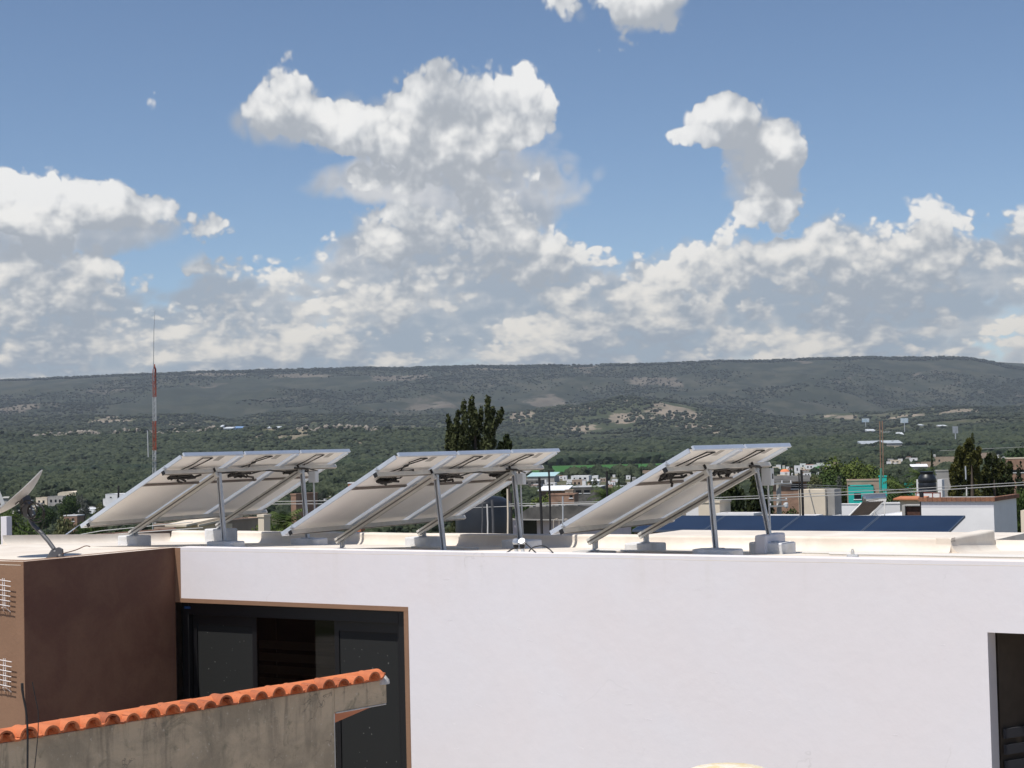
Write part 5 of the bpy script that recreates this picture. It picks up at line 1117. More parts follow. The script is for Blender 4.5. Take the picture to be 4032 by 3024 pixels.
TOWN = [
 # left of the first rack
 (413, 506, 1946, 2010, 255, M_PW, 'white cubic two storey house left of the leftmost rack', dict(wins=((.2, .28, .15, .22), (.55, .68, .17, .32), (.3, .36, .55, .8), (.5, .56, .55, .8), (.7, .76, .55, .8)), yaw=-8)),
 (405, 430, 1965, 2010, 252, M_PW, 'low white wing at the left of the white cubic house', dict(yaw=-8, dep=4)),
 (140, 186, 1960, 1995, 300, M_PC, 'cream house right behind the dish', dict(wins=W2)), (186, 250, 1955, 1995, 305, M_PG, 'grey beige long building behind the dish', dict(wins=W3)),
 (225, 300, 1944, 1960, 340, M_PC, 'beige vaulted hall behind the long beige building', dict(roof='vault', roofm=M_PC)), (0, 34, 1962, 1985, 290, M_PG, 'grey roofed shed at the left edge behind the dish', dict(roof='shed', roofm=M_PG)),
 (0, 20, 1990, 2010, 220, M_PW, 'white wall at the left edge below the grey shed', dict()), (270, 378, 2005, 2028, 190, M_SHEET, 'low white warehouse below the white cubic house', dict(wins=W3)),
 (250, 305, 2032, 2062, 150, M_PB, 'small brick house with white roof edge behind the dish coils', dict(roofm=M_PW, wins=W2)), (300, 316, 1965, 1990, 262, M_PW, 'narrow white house between dark trees at left', dict(wins=W1)),
 (318, 384, 2110, 2140, 70, M_PB, 'low brick wall under the low corner of the leftmost rack', dict(cap=.05)), (384, 520, 2113, 2140, 74, M_PB, 'long dark brick wall left of the first ballast block', dict(cap=.05)),
 (690, 735, 2072, 2110, 64, M_PC, 'cream stair wall under the leftmost rack, left one', dict(roof='shed', roofm=M_PC, wins=W1, dep=2)), (738, 784, 2072, 2110, 64.5, M_PC, 'cream stair wall under the leftmost rack, right one', dict(roof='shed', roofm=M_PC, wins=W1, dep=2)),
 (600, 690, 2070, 2110, 80, M_PT, 'orange brown house under the leftmost rack', dict(wins=W2)), 
 (1144, 1166, 1950, 2020, 95, M_PB, 'narrow brown brick tower right of the leftmost rack', dict(dep=2)), (1015, 1040, 2036, 2110, 58, M_PC, 'pale concrete pillar below the right end of the leftmost rack', dict(dep=.35, name='pillar', cat='pillar', group=None)),
 (1170, 1225, 1946, 1956, 330, M_PW, 'thin white far house between the left and middle racks', dict()), (1370, 1418, 1904, 1950, 120, M_TERRA, 'brick house with white roof slab between the racks', dict(roofm=M_PW, yaw=-12)), (1220, 1262, 2010, 2040, 110, M_PW, 'white low house behind the far post of the leftmost rack', dict(wins=W2)),
 # centre
 (2077, 2182, 1876, 1900, 420, M_PG, 'long hall with pale teal sheet roof beside the green field', dict(roof='shed', roofm=M_TEALR, dep=14)), (2058, 2130, 1892, 1915, 370, M_PD, 'dark hall below the teal roofed hall', dict(wins=W3, roofm=M_PG)), (2168, 2198, 1884, 1894, 410, M_PW, 'white house with rounded roof right of the teal hall', dict(roof='vault', roofm=M_SHEET)),
 (2215, 2232, 1874, 1892, 430, M_PW, 'narrow white house left of the wide white block', dict(wins=W1)), (2248, 2318, 1874, 1896, 400, M_PW, 'wide white block in the middle of the far town', dict(wins=W3)), (2232, 2262, 1889, 1900, 385, M_PW, 'white wing at the left foot of the wide white block', dict()),
 (2252, 2292, 1890, 1918, 350, M_PT, 'tan house with white end wall below the wide white block', dict(wins=W2)), (2292, 2306, 1893, 1918, 348, M_PW, 'white end wall right of the tan house', dict()), (2331, 2354, 1875, 1888, 420, M_PW, 'white house with pale roof right of the wide white block', dict(roof='vault', roofm=M_SHEET)), (2330, 2356, 1894, 1910, 360, M_PW, 'white house below the pale roofed one', dict(roof='shed', roofm=M_SHEET)),
 (2132, 2226, 1932, 1952, 150, M_PB, 'warehouse with a glaring white sheet roof behind the iron rods', dict(roof='shed', roofm=M_SHEET, dep=6)), (2160, 2260, 1950, 1990, 120, M_PB, 'rough brick building below the glaring warehouse roof', dict(wins=((.82, .94, .0, .25),))), (2225, 2256, 1932, 1958, 140, M_PT, 'unfinished brown block room right of the warehouse', dict(wins=W1)),
 (2255, 2366, 1918, 1956, 165, M_PD, 'long dark building with a pale roof line in the centre', dict(roofm=M_PW, wins=((.1, .3, .3, .6), (.4, .6, .3, .6)))), (2418, 2496, 1915, 1938, 190, M_PD, 'dark building with pale roof line behind the cypress spires', dict(roofm=M_PW, wins=W3)),
 (2080, 2094, 1904, 1913, 330, M_PW, 'small white house left in the far town', dict()), (2112, 2121, 1902, 1912, 335, M_PW, 'tiny white house beside the dark hall', dict()), (2146, 2186, 1902, 1917, 320, M_PW, 'white house above the warehouse with the glaring roof', dict(wins=W2)), (2465, 2482, 1873, 1888, 410, M_PW, 'white house between the third and fourth cypress spire', dict(wins=W1)), (2410, 2432, 1888, 1898, 380, M_PW, 'low white house between the first cypress spires', dict()), (2412, 2422, 1870, 1880, 430, M_PW, 'tiny white house above the first cypress spires', dict()),
 (2497, 2525, 1896, 1915, 260, M_PT, 'orange tan house right of the cypress spires', dict(wins=W1)), (2538, 2572, 1872, 1900, 390, M_PC, 'cream house at the edge of the rightmost rack', dict(wins=W2)), (2530, 2562, 1853, 1868, 480, M_PT, 'brown house farthest back by the rightmost rack', dict()),
 (2018, 2225, 2046, 2140, 58, M_PPK, 'pale pink house with dark stained roof parapet behind the middle rack', dict(wins=((.20, .46, .0, .62),), dep=5, cap=.0, group=HOUSES)),
 # right
 (2702, 2752, 1990, 2060, 62, M_PW, 'white chimney room behind the rightmost rack', dict(dep=1.5)), (2752, 2830, 1980, 2060, 61, M_PC, 'cream wall block behind the posts of the rightmost rack', dict(dep=1.0)), (2830, 2960, 2030, 2060, 60, M_PT, 'low brown roof wall between the posts of the rightmost rack', dict(roofm=M_PW, dep=.8)), (2960, 3195, 2038, 2070, 64, M_PT, 'long low brown roof wall behind the utility pole', dict(roofm=M_PW, dep=.8)),
 (3072, 3108, 1858, 1875, 310, M_PW, 'white house with a bright orange domed roof', dict(roof='dome', roofm=mat('orange dome', (.70, .22, .09), .8))), (3056, 3074, 1831, 1848, 330, M_PW, 'white house above left of the orange domed roof', dict()), (3127, 3150, 1834, 1862, 330, M_PW, 'white house beside the two dark cypress spires', dict(wins=W1)), (3150, 3172, 1826, 1845, 345, M_PW, 'pale house behind the red water tank', dict(wins=W1)), (3172, 3203, 1830, 1848, 340, M_PW, 'white house with orange roof edge right of the red tank', dict(roofm=M_TERRA, wins=W2)), (3215, 3245, 1824, 1834, 360, M_PW, 'low white house left of the spreading trees', dict()), (3272, 3300, 1820, 1832, 380, M_PT, 'tan house peeking over the dark trees', dict()),
 (3060, 3098, 1871, 1890, 240, M_PC, 'cream house below the orange domed roof', dict(wins=W2)), (2998, 3016, 1855, 1885, 250, M_PC, 'cream house left of the grey combiner box', dict()),
 (3045, 3172, 1898, 1950, 130, M_PB, 'brown cottage with a sagging dark lean-to roof', dict(roof='shed', roofm=M_PD, wins=((.55, .9, .1, .5),), dep=4)),
 (3342, 3437, 1912, 1985, 122, M_PQ, 'turquoise house with a white framed window', dict(wins=((.22, .5, .4, .72),), dep=6, cap=.0)), (3338, 3466, 1894, 1912, 124, M_PT, 'rough brown parapet above the turquoise house', dict(dep=5)), (3462, 3490, 1878, 1930, 121, M_PQ, 'turquoise stair tower right of the turquoise house', dict(dep=1.6)), (3565, 3610, 1908, 1934, 117, M_PQ, 'turquoise wall left of the black water tank', dict(dep=2)),
 (3284, 3392, 1986, 2050, 84, M_PW, 'white roof wall left of the solar water heater', dict(dep=.4, cap=.06)), (3392, 3540, 1985, 2030, 100, M_PW, 'white roof wall behind the solar water heater', dict(dep=.5)), (3300, 3600, 2056, 2100, 70, M_PW, 'white flat roof under the solar water heater', dict(dep=9, cap=.02)),
 (3684, 3760, 1800, 1830, 250, M_PT, 'wide brown block house high at right', dict(wins=((.16, .24, .3, .6),))), (3630, 3688, 1820, 1842, 215, M_PT, 'long tan house below the wide brown block house', dict(wins=W2)), (3505, 3546, 1812, 1826, 300, M_PC, 'cream house above the dark trees left of the palms', dict(wins=W2)), (3582, 3612, 1804, 1818, 310, M_PW, 'white house right of the cream house above the dark trees', dict(wins=W1)), (3862, 3904, 1784, 1815, 260, M_PT, 'grey brown house behind the tall golden conifer', dict()), (3920, 3972, 1806, 1842, 200, M_PB, 'brown house behind the broad conifer', dict(roofm=M_PT)), (3968, 4040, 1806, 1860, 160, M_PB, 'brick house with rusty gate at the right edge', dict(roofm=M_PC, wins=((.1, .9, .8, 1.0),))),
 (3590, 3650, 1838, 1850, 230, M_PG, 'grey roofed shed below the long tan house', dict(roof='shed', roofm=M_PW)), (3688, 3740, 1856, 1890, 120, M_PG, 'bare concrete room behind the black water tank', dict()), (3925, 3950, 1780, 1792, 300, M_PW, 'white roof far right on the slope', dict()),
]
for (x0, x1, yt, yb, Y, wm, lab, kw) in TOWN: building(x0, x1, yt, yb, Y, wm, lab, **kw)

rgh = random.Random(12)
ORD = 'first second third fourth fifth sixth seventh eighth ninth tenth eleventh twelfth thirteenth fourteenth fifteenth sixteenth seventeenth eighteenth nineteenth twentieth'.split() + ['twenty-first', 'twenty-second', 'twenty-third', 'twenty-fourth', 'twenty-fifth', 'twenty-sixth', 'twenty-seventh', 'twenty-eighth', 'twenty-ninth', 'thirtieth']
for (xa, xb, ya, yb, Ya, Yb, n_, where) in ((2062, 2560, 1872, 1912, 300, 430, 30, 'between the middle and right racks'), (3040, 3290, 1828, 1872, 280, 380, 16, 'around the orange domed roof'), (3480, 4030, 1785, 1826, 230, 330, 16, 'behind the right conifers'), (90, 420, 1962, 2030, 170, 300, 9, 'behind the satellite dish'), (1170, 1330, 1935, 1985, 180, 330, 6, 'between the left and middle racks')):
    for k, x in enumerate(sorted(rgh.uniform(xa, xb) for _ in range(n_))):
        w_ = rgh.uniform(9, 28); y = rgh.uniform(ya, yb); h_ = rgh.uniform(7, 16); mm, cn_ = rgh.choice([(M_PW, 'white'), (M_PW, 'white'), (M_PW, 'white'), (M_PC, 'cream'), (M_PT, 'tan'), (M_PG, 'grey')])
        building(x, x + w_, y, y + h_, 300, mm, 'tiny %s house, %s from left among those %s' % (cn_, ORD[k], where), roofm=rgh.choice([M_PW, M_PG, M_TERRA, M_PW]), wins=rgh.choice([(), W1, W2]), dep=5, group='tiny houses lost in the far town')
# low green of the plain, kept clear of the houses it would hide
St = (.55 + 1.25 * nrs.rand(len(Pt)) ** 2) * np.interp(Pt[:, 1], [100, 260, 400, 900], [.62, .85, 1.2, 2.0])
keep = np.ones(len(Pt), bool); ptx = Pt[:, 0] / Pt[:, 1]; pel = (Pt[:, 2] + St * 1.25 - EYE) / Pt[:, 1]; prw = St / Pt[:, 1]
for (t0_, t1_, Yh, eh) in HREC: keep &= ~((ptx + prw > t0_) & (ptx - prw < t1_) & (Pt[:, 1] < Yh + 9) & (pel > eh))
Pt, St = Pt[keep], St[keep]
scrub('town_scrub', 'low trees and bushes filling the plain between the houses of the town', Pt, St, leaf_mat('plain leaves', (.017, .027, .013), (.052, .064, .032), .05), 5, flat=1.0, sub=3)

# ------------------------------------------------------------------ details of the neighbouring roofs
# dark stained parapet with uneven top over the pale pink house
dk = thing('roof_parapet_wall', V(*at(2120, 2060, 57.6)[:2], at(2120, 2060, 57.6)[2] - .2), 'black stained uneven roof parapet over the pale pink house', 'parapet')
m_ = MB(); poly = [at(x, y, 57.5) for x, y in ((2018, 2046), (2062, 2012), (2085, 1998), (2130, 1995), (2190, 1993), (2252, 1990), (2330, 1993), (2330, 2048))]; m_.prism(poly, V(.3, 1.6, 0)); m_.build('parapet', M_PD, dk)
m_ = MB(); poly = [at(x, y, 57.35) for x, y in ((2010, 2040), (2018, 2046), (2330, 2050), (2330, 2044))]; m_.prism([at(2005, 2044, 57.3), at(2335, 2048, 57.3), at(2335, 2052, 57.3), at(2005, 2048, 57.3)], V(.1, .5, 0)); m_.build('ledge', M_PG, dk)
for k in range(9):
    x = 2075 + 25 * k; p = at(x, 1992 + 2 * math.sin(k * 2), 57.7); c = MB(); c.box(p, .16, .3, .05 + .03 * (k % 3), A, Bv, UP); c.build('coping_stone', M_PG, dk, bevel=.01)
# ladder hoops
lh = thing('ladder', at(2200, 2105, 55), 'pair of pale curved ladder rails over the pale pink house', 'ladder')
for x in (2180, 2216):
    for dx in (0,):
        m_ = MB(); m_.tube([at(x, 2105, 55)] + [at(x + 11 - 11 * math.cos(q), 2056 - 13 * math.sin(q), 55) for q in np.linspace(0, math.pi, 9)] + [at(x + 22, 2100, 55)], .018, 8); m_.build('rail', mat('pale iron', (.42, .36, .30), .6), lh, smooth=True)
# big black water tank behind the middle rack
M_TANK = mat('black polyethylene', (.014, .016, .020), .42, var=.2, vscale=4)
def water_tank(cx, ytop, ysh, ybot, wpx, Y, label, ribs=3, neck=.35):
    c = at(cx, ytop, Y); r = wpx / 2 / FPX * Y; zs = at(cx, ysh, Y)[2] - c[2]; zb = at(cx, ybot, Y)[2] - c[2]
    t = thing('water_tank', V(c[0], c[1] + r, c[2] + zb), label, 'water tank'); cc_ = V(c[0], c[1] + r, c[2])
    prof = [(r * .99, zb), (r, zb * .98)]
    for k in range(ribs): z = zb + (zs - zb) * (k + .7) / (ribs + .4); prof += [(r, z - .05), (r * .965, z - .02), (r * .965, z + .02), (r, z + .05)]
    prof += [(r, zs), (r * .94, zs * .78), (r * .72, zs * .42), (r * neck * 1.25, zs * .18), (r * neck * 1.2, zs * .12)]
    m_ = MB(); m_.lathe(prof, cc_, 28); b = m_.build('body', M_TANK, t, smooth=True)
    m_ = MB(); m_.lathe([(r * neck * 1.3, zs * .13), (r * neck * 1.3, zs * .03), (r * neck, 0), (0, 0)], cc_, 20, cap=False); m_.build('lid', M_TANK, t, smooth=True); return t
water_tank(1898, 1946, 1985, 2145, 222, 45, 'big black water tank behind the middle solar rack', ribs=0, neck=.18)
wt2 = water_tank(3658, 1856, 1886, 1940, 70, 96, 'black roof water tank on a red stand near the right', ribs=2, neck=.62)
M_RED = mat('red painted iron', (.30, .06, .035), .6, var=.2, vscale=5)
sd_ = thing('tank_stand', at(3655, 1985, 95.5), 'red iron stand under the black roof water tank', 'stand')
for x in (3607, 3632, 3672, 3702):
    m_ = MB(); m_.bar(at(x, 1941, 95.6), at(x, 1985, 95.6), .05, .05, Bv); m_.build('leg', M_RED, sd_)
m_ = MB(); m_.bar(at(3605, 1941, 95.6), at(3704, 1941, 95.6), .06, .06); m_.build('top_bar', M_RED, sd_); m_ = MB(); m_.bar(at(3605, 1972, 95.6), at(3704, 1974, 95.6), .05, .05); m_.build('lower_bar', M_RED, sd_)
for (x0, x1, yt, yb, Y, mm, lab) in ((3609, 3624, 1888, 1940, 98, M_PW, 'narrow white pier left of the black roof water tank'), (3692, 3707, 1888, 1942, 98, M_PW, 'narrow white pier right of the black roof water tank'), (3707, 3735, 1885, 1945, 100, M_PG, 'grey concrete pier right of the black roof water tank'), (3735, 3750, 1884, 1945, 97, M_PG, 'pale slim column at the right of the grey concrete pier'), (3610, 3700, 1942, 1990, 99, M_PW, 'white parapet wall behind the red tank stand'),
                                  (0, 28, 2034, 2160, 24, M_WHITE, 'white pier cut by the left edge under the dish')):
    building(x0, x1, yt, yb, Y, mm, lab, dep=.5 if Y != 24 else .10, cap=0.0, name='pier', cat='pier', group=None, toground=True, roof='none')
tl = building(3548, 3612, 1968, 1990, 92, M_PC, 'small room with a red tiled lean-to roof left of the tank stand', roof='shed', roofm=M_TERRA, dep=.7)
m_ = MB(); m_.obox(at(3556, 2062, 60), A * .95, Bv * .5, UP * .62); ch_ = m_.build('brick_kiln', mat('burnt brick', (.10, .045, .03), .9, var=.5, vscale=6, fine=.2)); tag(ch_, 'dark burnt brick wall left of the brick topped white tower', 'brick wall')
m_ = MB(); m_.obox(at(3552, 1992, 59.9), A * 1.15, Bv * .6, UP * .035); m_.obox(at(3553, 2062, 59.85), A * .11, Bv * .1, UP * .66); tag(m_.build('concrete_frame', M_PG), 'grey concrete frame round the dark burnt brick wall', 'frame')
# white tower with a brick coping at the right
TW = thing('tower_room', V(*at(3912, 2120, 48)[:2], 0), 'white roof tower with a brick coping at the right', 'tower')
c_ = at(3912, 1974, 48); wdt = (3912 - 3660) / FPX * 48 / math.cos(TH) * .98
m_ = MB(); m_.obox(V(c_[0], c_[1], 0), -A * wdt, Bv * 2.6, UP * c_[2]); m_.build('wall', M_PW, TW)
M_BRK = mat('brick coping', (.30, .14, .075), .9, var=.4, vscale=5, col2=(.20, .095, .06), fine=.2)
nb = 16; bw = (wdt + .12) / nb
for k in range(nb):
    m_ = MB(); m_.obox(V(*(c_ + A * .06 - A * bw * (k + 1) - Bv * .06)[:2], c_[2] + .002), A * (bw - .008), Bv * .16, UP * (.115 + .006 * RNG.random())); m_.build('brick', M_BRK, TW)
for k in range(18):
    m_ = MB(); m_.obox(V(*(c_ - A * .10 + Bv * (.105 + .148 * k))[:2], c_[2] + .002), A * .16, Bv * .14, UP * (.115 + .006 * RNG.random())); m_.build('brick', M_BRK, TW)
m_ = MB(); m_.obox(V(*(c_ - A * .14 - A * (wdt - .2) + Bv * .12)[:2], c_[2] + .001), A * (wdt - .24), Bv * 2.4, UP * .05); m_.build('roof', M_PG, TW)
m_ = MB(); m_.obox(V(*(c_ + A * .0005 - A * wdt - Bv * .004)[:2], c_[2] - .17), A * wdt, Bv * .0035, UP * .165); m_.build('painted_band', mat('grey white band', (.62, .61, .63), .85), TW)
m_ = MB(); m_.tube([at(3806, 1952, 49.2), at(3806, 1918, 49.2)], .02, 8); m_.build('pipe_stub', M_PIPE, TW)
building(4020, 4040, 2010, 2120, 44, M_PC, 'cream wall cut by the right edge beside the white tower', dep=2, cap=0, roof='none', group=None, name='pier', cat='wall')
building(3870, 3925, 2065, 2130, 40, M_PW, 'narrow white buttress at the foot of the white tower', dep=.3, cap=0, roof='none', group=None, name='pier', cat='buttress') if False else None
# neighbouring roof with the blue panels lying towards us
YB = 26.0
BR = at(3738, 2104, YB); ang = math.radians(12.5)
ba = nrm(at(3738, 2104, YB) - at(3190, 2100, YB + 1.50)); bb_ = nrm(Bv * math.cos(ang) + UP * math.sin(ang)); bn = nrm(np.cross(ba, bb_))
nroof = building(2480, 3775, 2124, 2200, 24.6, M_ROOFW, 'cream neighbouring house whose roof carries the dark blue solar panels', dep=2.2, cap=0, roof='none', group=None)[0]
blue = thing('solar_array', BR - UP * .3, 'low row of dark blue solar panels facing us behind the rightmost rack', 'solar array')
PW_, PD_ = 1.5, 1.0
for k in range(4):
    o = BR - ba * (PW_ + .012) * (k + 1); f = MB()
    for (x0, x1, y0, y1) in ((0, PW_, 0, .02), (0, PW_, PD_ - .02, PD_), (0, .02, .02, PD_ - .02), (PW_ - .02, PW_, .02, PD_ - .02)): f.obox(o + ba * x0 + bb_ * y0, ba * (x1 - x0), bb_ * (y1 - y0), bn * .038)
    p_ = f.build('solar_panel', mat('blue black frame', (.10, .13, .18), .45, metal=.5), blue)
    c = MB(); c.obox(o + ba * .018 + bb_ * .018 + bn * .03, ba * (PW_ - .036), bb_ * (PD_ - .036), bn * .005); c.build('cell_glass', M_CELL, p_)
f = MB(); f.obox(BR - ba * (PW_ + .012) * 4 + bb_ * .1 - UP * .09, ba * (PW_ + .012) * 4, bb_ * .04, UP * .08); f.build('rail', mat('weathered wood brown', (.17, .12, .075), .8, var=.3, vscale=4), blue)
f = MB(); q = BR - ba * .25 + bb_ * .03; f.prism([q - bn * .01, q + bb_ * .75 - bn * .01, V(*(q + bb_ * .75)[:2], q[2] - .16), V(*q[:2], q[2] - .16)], ba * .05); f.build('end_bracket', MATS['weathered wood brown'], blue)
f = MB(); f.obox(V(*(BR - ba * 6.05 - Bv * .02)[:2], BR[2] - .15), ba * 6.05, Bv * .12, UP * .035); f.build('ground_beam', M_BLOCK2, blue)
# solar water heater
M_STEEL = mat('stainless tank', (.62, .60, .57), .25, metal=.9, var=.15, vscale=3); M_TUBE = mat('collector tube', (.05, .035, .022), .35, var=.3, vscale=3)
YH = 74; wh = thing('solar_water_heater', at(3430, 2050, YH), 'solar water heater with a steel tank on a slanted tube rack', 'water heater')
t0_, t1_ = at(3402, 1966, YH), at(3482, 1960, YH + .25); rr = 18.5 / FPX * YH; d_ = nrm(t1_ - t0_)
m_ = MB(); Ld = np.linalg.norm(t1_ - t0_); m_.lathe([(0, -.03), (rr * .8, -.028), (rr * .97, 0), (rr, .03), (rr, Ld - .03), (rr * .97, Ld), (rr * .8, Ld + .028), (0, Ld + .03)], t0_, 24, axis=d_, cap=False); m_.build('tank', M_STEEL, wh, smooth=True)
for (x, y0, x1, y1) in ((3404, 1984, 3404, 2060), (3444, 1984, 3444, 2060), (3483, 1978, 3483, 2060)):
    m_ = MB(); m_.bar(at(x, y0, YH + .05), at(x1, y1, YH + .05), .045, .045, Bv); m_.build('leg', M_PIPE, wh)
for (x0, y0, x1, y1) in ((3444, 2020, 3483, 2020), (3404, 2022, 3444, 2022), (3412, 2050, 3478, 1990), (3412, 1992, 3478, 2050)):
    m_ = MB(); m_.bar(at(x0, y0, YH + .12), at(x1, y1, YH + .12), .02, .02, Bv); m_.build('brace', M_PIPE, wh)
for k in range(12):
    f_ = k / 11; p0_ = at(3398 + 78 * f_, 1978 - 4 * f_, YH - .2); p1_ = at(3330 + 78 * f_, 2052 - 2 * f_, YH - .9); m_ = MB(); m_.tube([p0_, p1_], .03, 8); m_.build('glass_tube', M_TUBE, wh, smooth=True)
for f_, w in ((-.02, .07), (1.02, .05)):
    m_ = MB(); m_.bar(at(3392 + 80 * f_, 1984 - 4 * f_, YH - .25), at(3322 + 80 * f_, 2054 - 2 * f_, YH - .95), w, .05); m_.build('rack_rail', M_PIPE, wh)
m_ = MB(); m_.bar(at(3346, 2032, YH - .75), at(3428, 2029, YH - .75), .05, .03); m_.build('rack_bar', M_PIPE, wh)
# cream tank enclosure on piers
en = thing('tank_enclosure', at(3190, 2040, 76), 'cream rectangular tank enclosure standing on short piers', 'enclosure')
m_ = MB(); e0 = at(3147, 2028, 76); e1 = at(3240, 2028, 76); m_.obox(e0, A * ((e1 - e0)[0] / A[0]), Bv * 1.2, UP * (at(3190, 1927, 76)[2] - e0[2])); m_.build('body', M_PC, en)
m_ = MB(); g0 = at(3241, 2028, 75.6); g1 = at(3283, 2026, 75.6); m_.obox(g0, A * ((g1 - g0)[0] / A[0]), Bv * .9, UP * (at(3260, 1924, 76.3)[2] - g0[2])); m_.build('grey_side', M_PG, en)
for x in (3190, 3215, 3245, 3270):
    m_ = MB(); m_.bar(at(x, 2046, 76.3), at(x, 2028, 76.3), .16, .16, Bv); m_.build('pier', M_PW, en)
m_ = MB(); m_.bar(at(3250, 2012, 76.05), at(3274, 1962, 76.05), .03, .03, Bv); m_.build('brace', M_BARK, en)
# iron rods and pipes that stand up from roofs
def rod(label, x0, y0, x1, y1, Y, r, mm=M_ROD, name='iron_rod', cat='rod'):
    m_ = MB(); p0_, p1_ = at(x0, y0, Y), at(x1, y1, Y); m_.tube([p0_, (p0_ + p1_) / 2 + V(.01, 0, 0), p1_], r, 7); tag(m_.build(name, mm, smooth=True), label, cat, 'rods and pipes above the roofs')
rod('black iron rod right of the middle rack, thicker left one', 2134, 2120, 2123, 1880, 36, .030); rod('black iron rod right of the middle rack, thinner right one', 2167, 2120, 2161, 1850, 36, .022)
rod('thin grey pipe before the stained parapet', 2215, 2110, 2216, 1955, 50, .025, M_GALV, 'pipe', 'pipe')
rod('pale pipe beside the big black tank', 1999, 2125, 1998, 1925, 42, .022, M_PC, 'pipe', 'pipe'); rod('dark pipe right of the big black tank', 2013, 2125, 2012, 1940, 43, .03, M_ROD, 'pipe', 'pipe')
rod('white standpipe before the big black tank', 1920, 2130, 1918, 1985, 40, .018, M_PIPE, 'pipe', 'pipe'); rod('grey pipe before the big black tank, right one', 1942, 2110, 1937, 1968, 40, .03, M_DARKGREY, 'pipe', 'pipe'); rod('grey pipe before the big black tank, left one', 1897, 2110, 1899, 1980, 40, .016, M_DARKGREY, 'pipe', 'pipe')
rod('black iron rod before the cream tank enclosure, left one', 3151, 2052, 3145, 1862, 55, .022); rod('black iron rod before the cream tank enclosure, thick right one', 3162, 2052, 3155, 1850, 55, .045)
rod('rusty tall rod above the turquoise tower, left one', 3468, 1925, 3464, 1659, 118, .038, M_PB); rod('rusty tall rod above the turquoise tower, right one', 3478, 1880, 3474, 1657, 118, .038, M_PB); rod('green pipe on the turquoise tower', 3467, 1960, 3469, 1843, 117, .08, mat('green pipe', (.10, .26, .19), .6), 'pipe', 'pipe')
rod('grey pole before the tall golden conifer', 3803, 1888, 3801, 1835, 80, .035, M_GALV, 'pipe', 'pipe'); rod('dark column before the dark burnt brick wall', 3632, 2055, 3627, 1935, 52, .07, M_ROD, 'pipe', 'pipe'); rod('thick dark rod left in the white cubic house', 466, 1968, 467, 1912, 200, .12, M_ROD, 'pipe', 'pipe')
rod('dark stake before the long dark building', 2391, 2030, 2389, 1855, 90, .06, M_ROD, 'pipe', 'pipe')
# utility pole with cross arms, and wires
M_POLE = mat('concrete pole', (.42, .39, .34), .9, var=.15, vscale=4); M_WIREG = mat('pale wire', (.34, .34, .33), .6, metal=.2)
up_ = thing('utility_pole', V(*at(3064, 2055, 68)[:2], 0), 'grey concrete utility pole with cross arms behind the rightmost rack', 'utility pole')
m_ = MB(); pt = at(3065, 1900, 68); m_.tube([V(pt[0], pt[1], 0), pt], [.14, .10], 10); m_.build('pole', M_POLE, up_, smooth=True)
for (x0, x1, y) in ((3040, 3118, 1905), (3028, 3100, 1970), (3030, 3092, 1994)):
    m_ = MB(); m_.bar(at(x0, y, 67.8), at(x1, y - 2, 67.8), .07, .07); a_ = m_.build('cross_arm', M_WIREG, up_)
    for x in (x0 + 4, (x0 + x1) / 2, x1 - 4):
        m_ = MB(); m_.lathe([(.02, 0), (.035, .03), (.02, .06), (.03, .09), (0, .11)], at(x, y, 67.8) + UP * .03, 8); m_.build('insulator', M_PW, a_)
m_ = MB(); p = at(3096, 1990, 67.7); m_.lathe([(.06, 0), (.08, .05), (.08, .18), (.06, .22)], p - UP * .1, 10); m_.build('fuse_box', M_GREYBOX, up_)
def wire(label, pts_, r, sag=0.0):
    q = []
    for (p0_, p1_) in zip(pts_[:-1], pts_[1:]):
        for f_ in np.linspace(0, 1, 15): q.append(p0_ + (p1_ - p0_) * f_ - UP * sag * 4 * f_ * (1 - f_))
    m_ = MB(); m_.tube(q, r, 5, cap=False); tag(m_.build('overhead_wire', M_WIREG, smooth=True, fix=False), label, 'wire', 'overhead wires')
wire('overhead wire across the right, upper one of the pair', [at(2000, 1985, 42), at(2500, 1972, 42), at(3000, 1952, 42), at(3530, 1928, 42), at(4100, 1895, 42)], .009)
wire('overhead wire across the right, lower one of the pair', [at(2000, 1993, 42), at(2500, 1980, 42), at(3000, 1962, 42), at(3530, 1940, 42), at(4100, 1905, 42)], .012)
wire('overhead wire passing behind the far post of the middle rack', [at(1700, 2005, 44), at(2450, 1977, 44)], .008)
wire('overhead wire below the right end of the leftmost rack, upper one', [at(1060, 1975, 46), at(1420, 1970, 46)], .010); wire('overhead wire below the right end of the leftmost rack, lower one', [at(1060, 1985, 46), at(1420, 1983, 46)], .010)
wire('overhead wire low at left, upper one', [at(-20, 2165, 40), at(400, 2090, 40), at(760, 2055, 40)], .011); wire('overhead wire low at left, lower one', [at(180, 2140, 40), at(420, 2106, 40), at(800, 2078, 40)], .011)
wire('thin wires running right from the utility pole, upper one', [at(3065, 1905, 67.8), at(3340, 1915, 90), at(3700, 1940, 95)], .012); wire('thin wires running right from the utility pole, lower one', [at(3065, 1912, 67.8), at(3340, 1924, 90), at(3600, 1940, 95)], .012)
wire('thin far wire crossing the hillside at the right edge', [at(3700, 1775, 160), at(4100, 1757, 160)], .02)
